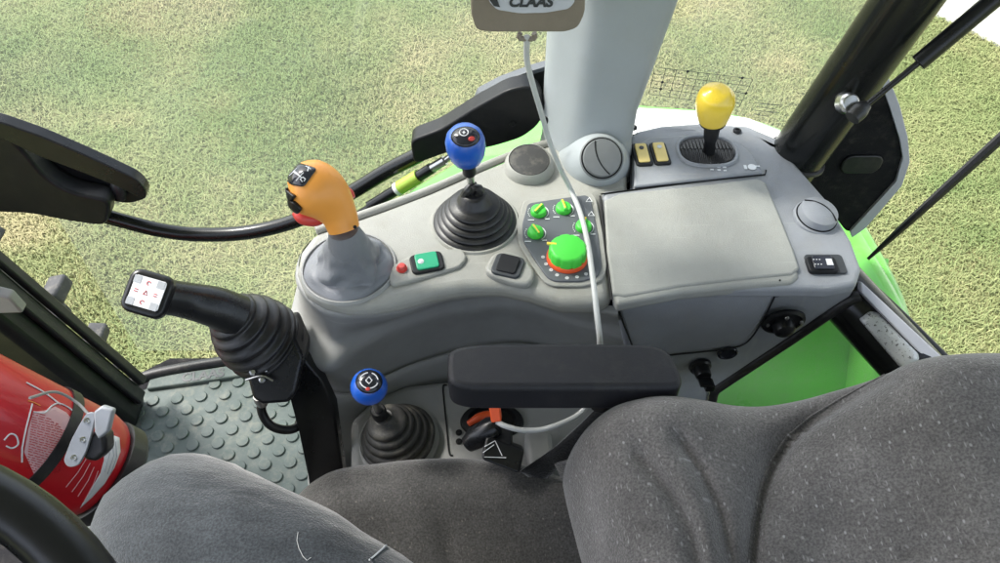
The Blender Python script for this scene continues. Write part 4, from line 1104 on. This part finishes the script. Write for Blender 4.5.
# ------------------------------------------------------------------ driver's leg
def skin(name, pts, edges, radii, mat, parent=None, sub=2):
    me = D.meshes.new(name); base = ORG[parent.name] if parent else Vector((0, 0, 0))
    me.from_pydata([Vector(p)-base for p in pts], edges, []); o = D.objects.new(name, me); COL.objects.link(o)
    if parent: o.parent = parent
    ORG[o.name] = base.copy()
    m = o.modifiers.new('skin', 'SKIN'); sv = me.skin_vertices[0].data
    for i, r in enumerate(radii): sv[i].radius = (r, r) if not isinstance(r, tuple) else r
    sv[0].use_root = True; m.use_smooth_shade = True
    s = o.modifiers.new('sub', 'SUBSURF'); s.levels = s.render_levels = sub
    me.materials.append(MATS[mat]); return o
kn_ = U(167, 518, .60)
hip = U(470, 725, .58)
pel = Vector((hip.x+.03, 0.02, .60))
mid1 = kn_.lerp(hip, .33); mid2 = kn_.lerp(hip, .66)
kd = kn_+Vector((-.035, -.01, -.075))
an = Vector((kn_.x-.03, kn_.y+.0, .12))
pts = [pel, hip, mid2, mid1, kn_, kd, (kn_+Vector((-.02, 0, -.25))), an, Vector((hip.x, -.11, .57)), Vector((hip.x-.20, -.16, .58)), Vector((hip.x-.42, -.20, .57)), Vector((hip.x-.44, -.20, .48)), Vector((hip.x-.42, -.20, .3)), Vector((hip.x-.44, -.20, .12))]
edges = [(0, 1), (1, 2), (2, 3), (3, 4), (4, 5), (5, 6), (6, 7), (0, 8), (8, 9), (9, 10), (10, 11), (11, 12), (12, 13)]
rad = [.12, .112, .106, .104, .102, .092, .066, .055, .10, .095, .09, .08, .065, .055]
person = skin('person', pts, edges, rad, 'trousers', None, 3)
dm = person.modifiers.new('folds', 'DISPLACE'); tx = D.textures.new('folds', 'CLOUDS'); tx.noise_scale = .10; tx.noise_depth = 3; dm.texture = tx; dm.strength = .022; dm.mid_level = .5
tag(person, 'seated driver seen only from the lap, knee in dark grey trousers', 'person')
bpy.context.view_layer.update()
dg = bpy.context.evaluated_depsgraph_get(); evm = D.meshes.new_from_object(person.evaluated_get(dg))
class _B: pass
pb = D.objects.new('lap_copy', evm); ORG['lap_copy'] = Vector((0, 0, 0))
strokes([[(298, 533), (297, 541), (299, 549), (303, 557), (307, 561), (311, 558)]], .0003, pb, .0008, 'cable_grey', 'loose_thread', person)
strokes([[(391, 541), (383, 549), (374, 557), (369, 561)]], .0010, pb, .0010, 'white_print', 'pocket_stitching', person)
strokes([[(391, 541), (395, 549)], [(370, 560), (374, 566)]], .0014, pb, .0008, 'print_dark', 'pocket_edge', person)
D.objects.remove(pb)
for p_ in (an, Vector((hip.x-.44, -.20, .12))):
    bm = BM(); tube(bm, [p_+Vector((.05, 0, -.06)), p_+Vector((0, 0, -.055)), p_+Vector((-.08, 0, -.065)), p_+Vector((-.16, 0, -.078)), p_+Vector((-.19, 0, -.085))], [.035, .045, .045, .036, .012], 20, 5); obj('shoe', bm, 'black_plastic', person)

# ------------------------------------------------------------------ steering wheel
sw = thing('steering_wheel', 'black steering wheel rim cut by the bottom left corner', 'steering wheel', (-.40, .02, .5))
C0 = Vector((-.392, .029, 1.0)); nz = Vector((.30, 0, 1)).normalized(); x_, y_, _ = frame(nz, X)
bm = BM(); rg = []
MJ, mn = .200, .0192
for k in range(72):
    a = 2*PI*k/72; rd = x_*math.cos(a)+y_*math.sin(a); cc = C0+rd*MJ
    rg.append([bm.verts.new(cc+rd*mn*math.cos(b_)+nz*mn*math.sin(b_)) for b_ in [2*PI*q/20 for q in range(20)]])
for k in range(72):
    A, B = rg[k], rg[(k+1) % 72]
    for q in range(20): bm.faces.new((A[q], B[q], B[(q+1) % 20], A[(q+1) % 20]))
obj('rim', bm, 'black_satin', sw)
for a in (.1, 2.2, 4.3):
    rd = x_*math.cos(a)+y_*math.sin(a); bm = BM(); tube(bm, [C0-nz*.02, C0+rd*.1-nz*.015, C0+rd*(MJ-.005)], [.022, .016, .012], 14, 5, flatten=.5); obj('spoke', bm, 'black_plastic', sw)
bm = BM(); lathe(bm, C0-nz*.04, nz, [(.05, 0), (.055, .02), (.045, .035), (0, .04)], 36); obj('hub', bm, 'black_plastic', sw)
bm = BM(); tube(bm, [C0-nz*.04, Vector((-.62, .02, .45)), Vector((-.75, .02, .02))], .035, 18, 5); obj('column', bm, 'black_plastic', sw)

# ------------------------------------------------------------------ fire extinguisher
e0 = UT(107, 474, 1.20); e1 = UT(-84, 386, 1.02)
ex = thing('fire_extinguisher', 'red fire extinguisher with white label held by grey clamp near the pillar', 'fire extinguisher', tuple(e0))
ea = (e1-e0).normalized(); EL = (e1-e0).length; ER = .082
bm = BM(); lathe(bm, e0, ea, [(0, .004), (.045, .0), (ER*.80, .010), (ER*.93, .024), (ER, .045), (ER, EL), (ER*.9, EL+.04), (.03, EL+.07), (.025, EL+.1), (0, EL+.1)], 72); eb = obj('cylinder', bm, 'red', ex, sharp=60)
bm = BM(); lathe(bm, e0-ea*.016, ea, [(.05, .0), (ER*.86, .0), (ER*.96, .008), (ER*.965, .032), (ER*.93, .034)], 60); obj('base_ring', bm, 'rubber', ex)
bm = BM(); lathe(bm, e0+ea*(EL+.1), ea, [(.02, 0), (.025, .01), (.025, .05), (0, .05)], 20); box(bm, e0+ea*(EL+.17), ea*.01, X*.05, Z*.012); obj('valve', bm, 'black_plastic', ex)
# label shapes following the cylinder
def on_ext(poly, off, mat, name, label=None): return decal(dense(poly, 6), eb, off, mat, name, eb, subdiv=8, label=label)
on_ext([(24, 452), (28, 430), (33, 412), (44, 411), (55, 407), (66, 413), (75, 424), (78, 432), (70, 446), (62, 456), (48, 466), (34, 474)], .0006, 'label_pink', 'text_block')
def smp(L): return [(v.x, v.y) for v in spline([(x, y, 0) for x, y in L], 5)]
strokes([smp(L) for L in [[(22, 448), (26, 428), (32, 404)], [(33, 412), (44, 413), (52, 406), (60, 404), (72, 411), (79, 424)], [(22, 448), (22, 462)], [(26, 383), (44, 393), (60, 405)], [(4, 440), (10, 434), (16, 436), (18, 444), (12, 448), (6, 446)]]], .0011, eb, .0009, 'white_print', 'label_outline', eb)
tl = []
rnd = random.Random(4)
for k in range(24):
    y0 = 412+k*2.45; x0 = 32-k*.25; x1 = 32+42*min(1, (k+3)/9)-max(0, k-13)*2.3; x = x0
    while x < x1:
        ln = rnd.uniform(1.5, 6); tl.append([(x, y0+(x-x0)*.28), (x+ln*.5, y0+(x-x0+ln*.5)*.28+rnd.uniform(-.5, .5)), (min(x+ln, x1), y0+(x-x0+ln)*.28)]); x += ln+rnd.uniform(.8, 1.8)
strokes(tl, .00045, eb, .0013, 'red', 'text_line', eb)
# white swoosh near the base
on_ext([(106, 433), (119, 438), (120, 452), (114, 468), (104, 484), (92, 497), (80, 508), (90, 494), (99, 478), (104, 460), (106, 446)], .0006, 'white_print', 'white_band')
strokes([[(66+k*6, 487+k*4.6), (78+k*5, 472+k*4.2), (86+k*4, 459+k*4)] for k in range(4)], .0005, eb, .0009, 'label_pink', 'text_line', eb)
strokes([[(108, 441), (109, 455), (104, 472)], [(112, 441), (113, 456), (107, 474)], [(115, 442), (116, 457), (110, 474)]], .0005, eb, .0014, 'clamp_grey', 'fine_print', eb)
strokes([[(28, 401), (34, 403), (40, 406)]], .0006, eb, .0009, 'orange', 'fine_print', eb)
# strap and clamp
bm = BM(); cs = e0+ea*EL*.40; xx, yy_, _ = frame(ea)
rg = []
for k in range(60):
    a = 2*PI*k/60; rd = xx*math.cos(a)+yy_*math.sin(a)
    rg.append([bm.verts.new(cs+rd*(ER+r_)+ea*h_) for r_, h_ in ((.0004, -.008), (.003, -.008), (.003, .008), (.0004, .008))])
for k in range(60):
    A, B = rg[k], rg[(k+1) % 60]
    for q in range(4): bm.faces.new((A[q], B[q], B[(q+1) % 4], A[(q+1) % 4]))
obj('strap', bm, 'rubber', ex)
tq = depth(cs)-ER-.012
bm = BM(); prism(bm, round_poly([UT(x, y, tq) for x, y in [(63, 461), (71, 440), (79, 425), (87, 412), (96, 413), (92, 432), (86, 452), (78, 466), (68, 468)]], .006), (0, .003, -.004)); cl_ = obj('clamp_lever', bm, 'clamp_grey', ex, bevel=.001)
bm = BM(); prism(bm, [UT(x, y, tq-.006) for x, y in [(93, 412), (101, 406), (113, 410), (108, 432), (98, 440), (94, 432)]], (0, .008, -.008)); obj('clamp_block', bm, 'clamp_grey', ex, bevel=.003)
bm = BM(); prism(bm, [UT(x, y, tq+.006) for x, y in [(84, 440), (95, 430), (105, 435), (106, 452), (95, 463), (82, 460)]], (0, .02, -.02)); obj('clamp_spring', bm, 'rubber', ex, bevel=.006)
bm = BM()
for px, py in ((74, 458), (83, 440), (87, 421)): lathe(bm, UT(px, py, tq-.0005), -ray(px, py), [(.0042, 0), (.0042, .0015), (.002, .002), (0, .0008)], 14)
obj('rivet', bm, 'steel', cl_)
bm = BM(); tube(bm, [UT(30, 398, .99), UT(55, 392, 1.05), UT(76, 402, 1.07), UT(90, 416, 1.06)], .002, 8); obj('wire', bm, 'plastic_dark_grey', ex)

# ------------------------------------------------------------------ door: handle bar, grips, gas strut, glass
YD = .93
door = thing('side_door', 'glazed cab door with black handle bar between front and middle pillars', 'door', (-.3, YD, 0))
bm = BM(); bar = [UY(x, y, YD) for x, y in [(95, 213), (120, 220), (160, 230), (200, 234.5), (250, 232), (300, 219), (350, 193), (385, 172), (420, 154)]]
tube(bm, bar, .0125, 18, 8); obj('handle_bar', bm, 'black_paint', door)
pr = lambda pl_, y, th, r=.012: (lambda b: (prism(b, round_poly([UY(x, yy, y) for x, yy in pl_], r), (0, th, 0)), b)[1])(BM())
arm = [(-60, 118), (0, 128), (22, 150), (45, 178), (70, 193), (111, 201), (107, 227), (70, 222), (30, 214), (0, 213), (-60, 213)]
obj('lower_grip', pr(arm, YD-.03, .035, .02), 'black_plastic', door, bevel=.011, seg=5)
fl = [(-60, 108), (0, 122), (40, 136), (80, 153), (115, 169), (136, 179), (146, 190), (146, 200), (138, 197), (118, 187), (80, 172), (40, 157), (0, 138), (-60, 124)]
obj('upper_flange', pr(fl, YD-.035, .020, .01), 'black_satin', door, bevel=.006, seg=5)
hl = [(-60, 115), (0, 130), (60, 155), (115, 177), (143, 192), (146, 199), (130, 204), (108, 201), (60, 196), (0, 185), (-60, 180)]
obj('grip_pocket', pr(hl, YD+.005, .03, .01), 'black_plastic', door, bevel=.005)
bm = BM(); lathe(bm, UY(119, 189, YD+.004), Vector((0, -1, .2)), [(.022, 0), (.021, .006), (.012, .010), (0, .011)], 28, sy=.5, up=Z); obj('bumper', bm, 'rubber', door)
hs = [(410, 141), (440, 130), (475, 108), (508, 90), (530, 86), (541, 96), (545, 112), (538, 126), (522, 138), (500, 145), (484, 149), (450, 152), (414, 165)]
obj('handle_housing', pr(hs, YD-.03, .032, .012), 'black_plastic', door, bevel=.0155, seg=6)
bm = BM(); lathe(bm, UY(513, 124, YD-.031), Vector((0, -1, 0)), [(.0055, 0), (.005, .0012), (.003, .0012), (.003, .0004), (0, .0004)], 20); obj('screw', bm, 'black_plastic', door)
bp2 = [(475, 108), (478, 96), (500, 85), (530, 74), (556, 66), (570, 68), (570, 135), (556, 136), (540, 120), (500, 125)]
obj('lock_plate', pr(bp2, YD+.03, .012, .01), 'black_plastic', door, bevel=.003)
obj('lock_plate_edge', pr([(473, 105), (477, 94), (500, 82), (530, 71), (560, 62), (560, 66), (530, 75), (500, 86), (480, 98), (477, 108)], YD+.028, .016, .004), 'panel_slate', door, bevel=.001)
# door glass
YG = 1.0
bm = BM(); sheet(bm, [Vector((-.80, YG, .02)), Vector((.10, YG, .02)), Vector((.10, YG, 1.74)), Vector((-.80, YG, 1.74))]); obj('pane', bm, 'window_glass', door, flat=True)
# gas strut of the door
gs = thing('door_strut', 'black door gas strut with lime sleeve and steel end fitting', 'gas strut', tuple(UY(410, 188, .90)))
YS = .90
bm = BM(); tube(bm, [UY(335, 228, YS), UY(376, 203, YS)], .0052, 12, 0); tube(bm, [UY(370, 206, YS), UY(432, 168, YS)], .0088, 16, 0); obj('strut_tube', bm, 'black_satin', gs)
bm = BM(); tube(bm, [UY(400, 187.5, YS), UY(419, 176, YS)], .0112, 18, 0); obj('sleeve', bm, 'lime', gs)
bm = BM(); tube(bm, [UY(397, 189.5, YS), UY(400, 187.5, YS)], .0114, 18, 0); obj('sleeve_band', bm, 'white_print', gs)
bm = BM(); tube(bm, [UY(430, 169, YS), UY(445, 160, YS)], .0075, 14, 0); tube(bm, [UY(444, 161, YS), UY(456, 152, YS)], .0048, 12, 0); obj('end_fitting', bm, 'steel', gs)

# ------------------------------------------------------------------ rear side glass, posts, rear parts
YR = .95
sg = thing('side_window', 'rear side window pane with printed grid between the two pillars', 'window', tuple(UY(720, 110, YR)))
bm = BM(); a, b_ = UY(600, 160, YR), UY(815, 160, YR); zt = 1.74
sheet(bm, [Vector((a.x, YR, .58)), Vector((b_.x, YR, .58)), Vector((b_.x+.16, YR, zt)), Vector((a.x-.02, YR, zt))]); obj('pane', bm, 'window_glass', sg, flat=True)
bm = BM(); Q = [(655, 67), (755, 80), (757, 88), (738, 106), (650, 92)]
def gp(u, v):   # grid in the pane's own plane
    a = (655+(753-655)*u, 67+(79-67)*u); b = (649+(739-649)*u, 94+(107-94)*u)
    return UY(a[0]+(b[0]-a[0])*v, a[1]+(b[1]-a[1])*v, YR-.0008)
for i in range(10): tube(bm, [gp(i/9, 0 if i else .15), gp(i/9, 1)], .00042, 4, 0)
for j in range(5): tube(bm, [gp(0, j/4), gp(1, j/4)], .00042, 4, 0)
for i, j in ((3, 0), (8, 0), (1, 2), (1, 3), (9, 2), (6, 3)): lathe(bm, gp(i/9, j/4), -Y, [(.0022, 0), (.0022, .0005), (0, .0005)], 8)
rnd = random.Random(9)
for i in range(9):
    for j in range(4):
        p = gp((i+.5)/9, (j+.5)/4); tube(bm, [p-X*.003, p+X*rnd.uniform(0, .004)], .0004, 4, 0)
obj('printed_table', bm, 'print_dark', sg)
bm = BM()
for j in range(4):
    p = UY(757+j*-1, 103+j*3.6, YR-.0008); p2 = UY(757+(23, 18, 22, 12)[j], 105+j*3.8, YR-.0008); tube(bm, [p, p2], .0005, 4, 0)
obj('fine_print', bm, 'print_dark', sg)

bm = BM(); prism(bm, [U(x, y, H-.055) for x, y in [(566, 118), (600, 108), (640, 107), (700, 110), (748, 117), (782, 130), (775, 150), (740, 140), (700, 136), (640, 140), (570, 150)]], (0, 0, -.015)); obj('glare_strip', bm, 'wall_white', sg, bevel=.004, label='white strip added for the overexposed band under the side window')  # added strip, its white stands in for the overexposed band behind the console
rp = thing('rear_pillar', 'round black tubular rear cab pillar rising from the console end', 'pillar', tuple(U(806, 160, H)))
p0, p1 = UY(801, 150, .86), UY(906, 0, .86); dp = (p1-p0).normalized()
bm = BM(); tube(bm, [p0-dp*.05, p0+dp*((1.74-p0.z)/dp.z)], PX(27, p0), 40, 0); obj('tube', bm, 'black_paint', rp)
bm = BM(); lathe(bm, p0-dp*.012, Z+X*.25, [(.043, 0), (.042, .003), (.0395, .004), (0, .004)], 40); obj('foot_seal', bm, 'rubber', rp)
bm = BM(); m0 = UT(848, 102, 1.045); tube(bm, [UT(843, 98, 1.01), UT(850, 104, .985)], .0105, 18, 0); lathe(bm, UT(848, 103, .983), -ray(848, 103)*1+X*.5, [(.013, -.01), (.013, .004), (.010, .008), (0, .009)], 20); obj('ball_stud', bm, 'steel', rp, bevel=.001)
st = thing('rear_strut', 'slim black gas strut from the rear pillar to the upper right', 'gas strut', tuple(UT(858, 112, 1.02)))
bm = BM(); tube(bm, [UT(852, 118, .972), UT(860, 110, .972), UT(868, 104, .970)], [.010, .011, .006], 18, 4); obj('end_socket', bm, 'rubber', st)
q0, q1 = UT(864, 107, .970), UT(918, 63, .935); qd = q1-q0
bm = BM(); tube(bm, [q0, q1], .0038, 12, 0); obj('rod', bm, 'black_satin', st)
bm = BM(); tube(bm, [q1, UT(1005, -10, .885), UT(1080, -75, .84)], .0105, 20, 0); obj('cylinder', bm, 'black_satin', st, bevel=.001)

pn2 = thing('corner_panel', 'black corner panel with pale edge behind the rear pillar', 'panel', tuple(UY(850, 160, .92)))
cpnl = [(792, 165), (830, 110), (878, 78), (886, 84), (896, 112), (903, 140), (905, 158), (897, 182), (852, 232), (846, 232), (826, 205), (805, 185)]
obj('panel', pr(cpnl, .905, .02, .01), 'carpet', pn2, bevel=.004)
edge = [(878, 74), (888, 76), (900, 106), (908, 138), (910, 162), (902, 186), (866, 228), (852, 238), (850, 232), (896, 182), (903, 158), (900, 140), (890, 108)]
obj('edge_strip', pr(edge, .90, .03, .004), 'alu', pn2, bevel=.002)
bm = BM(); prism(bm, rrect(UY(862, 165, .9), X, Z, .06, .035, .014), (0, .004, 0)); obj('recess', bm, 'rubber', pn2, bevel=.002)

# rear frame: tube, sticker, rail, seal
rf_ = thing('frame_tube', 'black tubular rear frame member with silver foil sticker beside the seat', 'frame', tuple(UY(845, 300, .66)))
f0, f1 = UT(849, 299, 1.05), UT(940, 398, 1.02); fdn = (f1-f0).normalized()
bm = BM(); tube(bm, [f0-fdn*.045, f1+fdn*.25], PX(28, f0), 40, 0); ftb = obj('tube', bm, 'black_paint', rf_)
decal(dense(rpx([(859, 319), (870, 311), (878, 313), (918, 354), (919, 360), (904, 369), (899, 366)], 2), 4), ftb, .0005, 'foil', 'foil_sticker', ftb)
bm = BM(); rl = [UT(x, y, t) for x, y, t in [(862, 293, 1.00), (861, 281, 1.01), (936, 351, 1.00), (1000, 412, .99), (978, 416, .99), (922, 356, .995)]]
prism(bm, rl, (.0, .012, -.01)); obj('rail', bm, 'alu', rf_, bevel=.003)
bm = BM(); tube(bm, [UT(856, 272, 1.105), UT(896, 309, 1.10), UT(950, 362, 1.10), UT(1020, 430, 1.10)], .0055, 12, 4); obj('seal', bm, 'rubber', rf_)

lwd = thing('lower_window', 'small lower side window with black seal, green mudguard behind it', 'window', tuple(wallpt(780, 370)))
q = [wallpt(x, y, .03) for x, y in [(716, 392), (850, 302), (875, 325), (920, 380), (900, 440), (716, 425)]]
bm = BM(); sheet(bm, q); obj('pane', bm, 'window_glass', lwd, flat=True)
bm = BM(); tube(bm, [wallpt(x, y, .012) for x, y in [(700, 420), (711, 402), (714, 392), (722, 385), (790, 340), (846, 302), (860, 296)]], .0078, 12, 6); obj('seal', bm, 'rubber', lwd)
bm = BM(); tube(bm, [wallpt(x, y, .02) for x, y in [(708, 398), (715, 407), (728, 411), (742, 411)]], .006, 10, 5); obj('lower_seal', bm, 'rubber', lwd)

# rear window and wiper
XR = .93
rw = thing('rear_window', 'clear rear cab window pane behind the wiper', 'window', (XR, .1, .55))
bm = BM()
sheet(bm, [Vector((XR, -.6, .40)), Vector((XR, .95, .40)), Vector((XR, .95, 1.74)), Vector((XR, -.6, 1.74))])
obj('pane', bm, 'window_glass', rw, flat=True)
wp = thing('wiper', 'thin black rear window wiper slanting across the grass at right', 'wiper', tuple(UT(870, 257, 1.30)))
w0, w1 = UT(868, 259, 1.32), UT(1003, 136, 1.20); wd = (w1-w0).normalized(); side = wd.cross(Vector((0, .6, .8))).normalized()
bm = BM(); tube(bm, [w0, w0.lerp(w1, .3), w0.lerp(w1, .7), w1+wd*.1], [.0035, .0080, .0100, .0115], 8, 4, flatten=.75); obj('blade', bm, 'black_plastic', wp)
bm = BM()
tube(bm, [w0.lerp(w1, .25)+side*-.003, w0.lerp(w1, .6)+side*-.010, w1+wd*.1+side*-.006], [.003, .004, .005], 8, 5)
for t in (.5, .65, .78): box(bm, w0.lerp(w1, t)+side*-.005, wd*.004, side*.005, Vector((0, .002, .002)))
obj('arm', bm, 'black_plastic', wp)

# ------------------------------------------------------------------ light
w = D.worlds.new('World'); SC.world = w; w.use_nodes = True; n = w.node_tree
sky = N(n, 'ShaderNodeTexSky'); sky.sky_type = 'NISHITA'; sky.sun_disc = False
SE, SA = math.radians(50), math.radians(-62)     # elevation, azimuth measured from +Y towards +X
sky.sun_elevation = SE; sky.sun_rotation = SA; sky.air_density = 1.0; sky.dust_density = 2.5; sky.ozone_density = 1.0
hs_ = N(n, 'ShaderNodeHueSaturation'); hs_.inputs['Saturation'].default_value = .5; n.links.new(sky.outputs[0], hs_.inputs['Color']); n.links.new(hs_.outputs[0], n.nodes['Background'].inputs[0]); n.nodes['Background'].inputs[1].default_value = .15
ld = D.lights.new('sun', 'SUN'); ld.energy = 2.0; ld.angle = math.radians(12); ld.color = (1, .96, .90)
lo = D.objects.new('sun', ld); COL.objects.link(lo)
sd = Vector((math.sin(SA)*math.cos(SE), math.cos(SA)*math.cos(SE), math.sin(SE)))
lo.rotation_euler = sd.to_track_quat('Z', 'Y').to_euler(); lo.location = (3, 4, 6)
SC.view_settings.view_transform = 'Standard'; SC.view_settings.look = 'None'; SC.view_settings.gamma = 1
SC.view_settings.use_curve_mapping = False; SC.view_settings.exposure = 1.7
SC.cycles.use_denoising = True; SC.cycles.max_bounces = 8; SC.cycles.transparent_max_bounces = 16
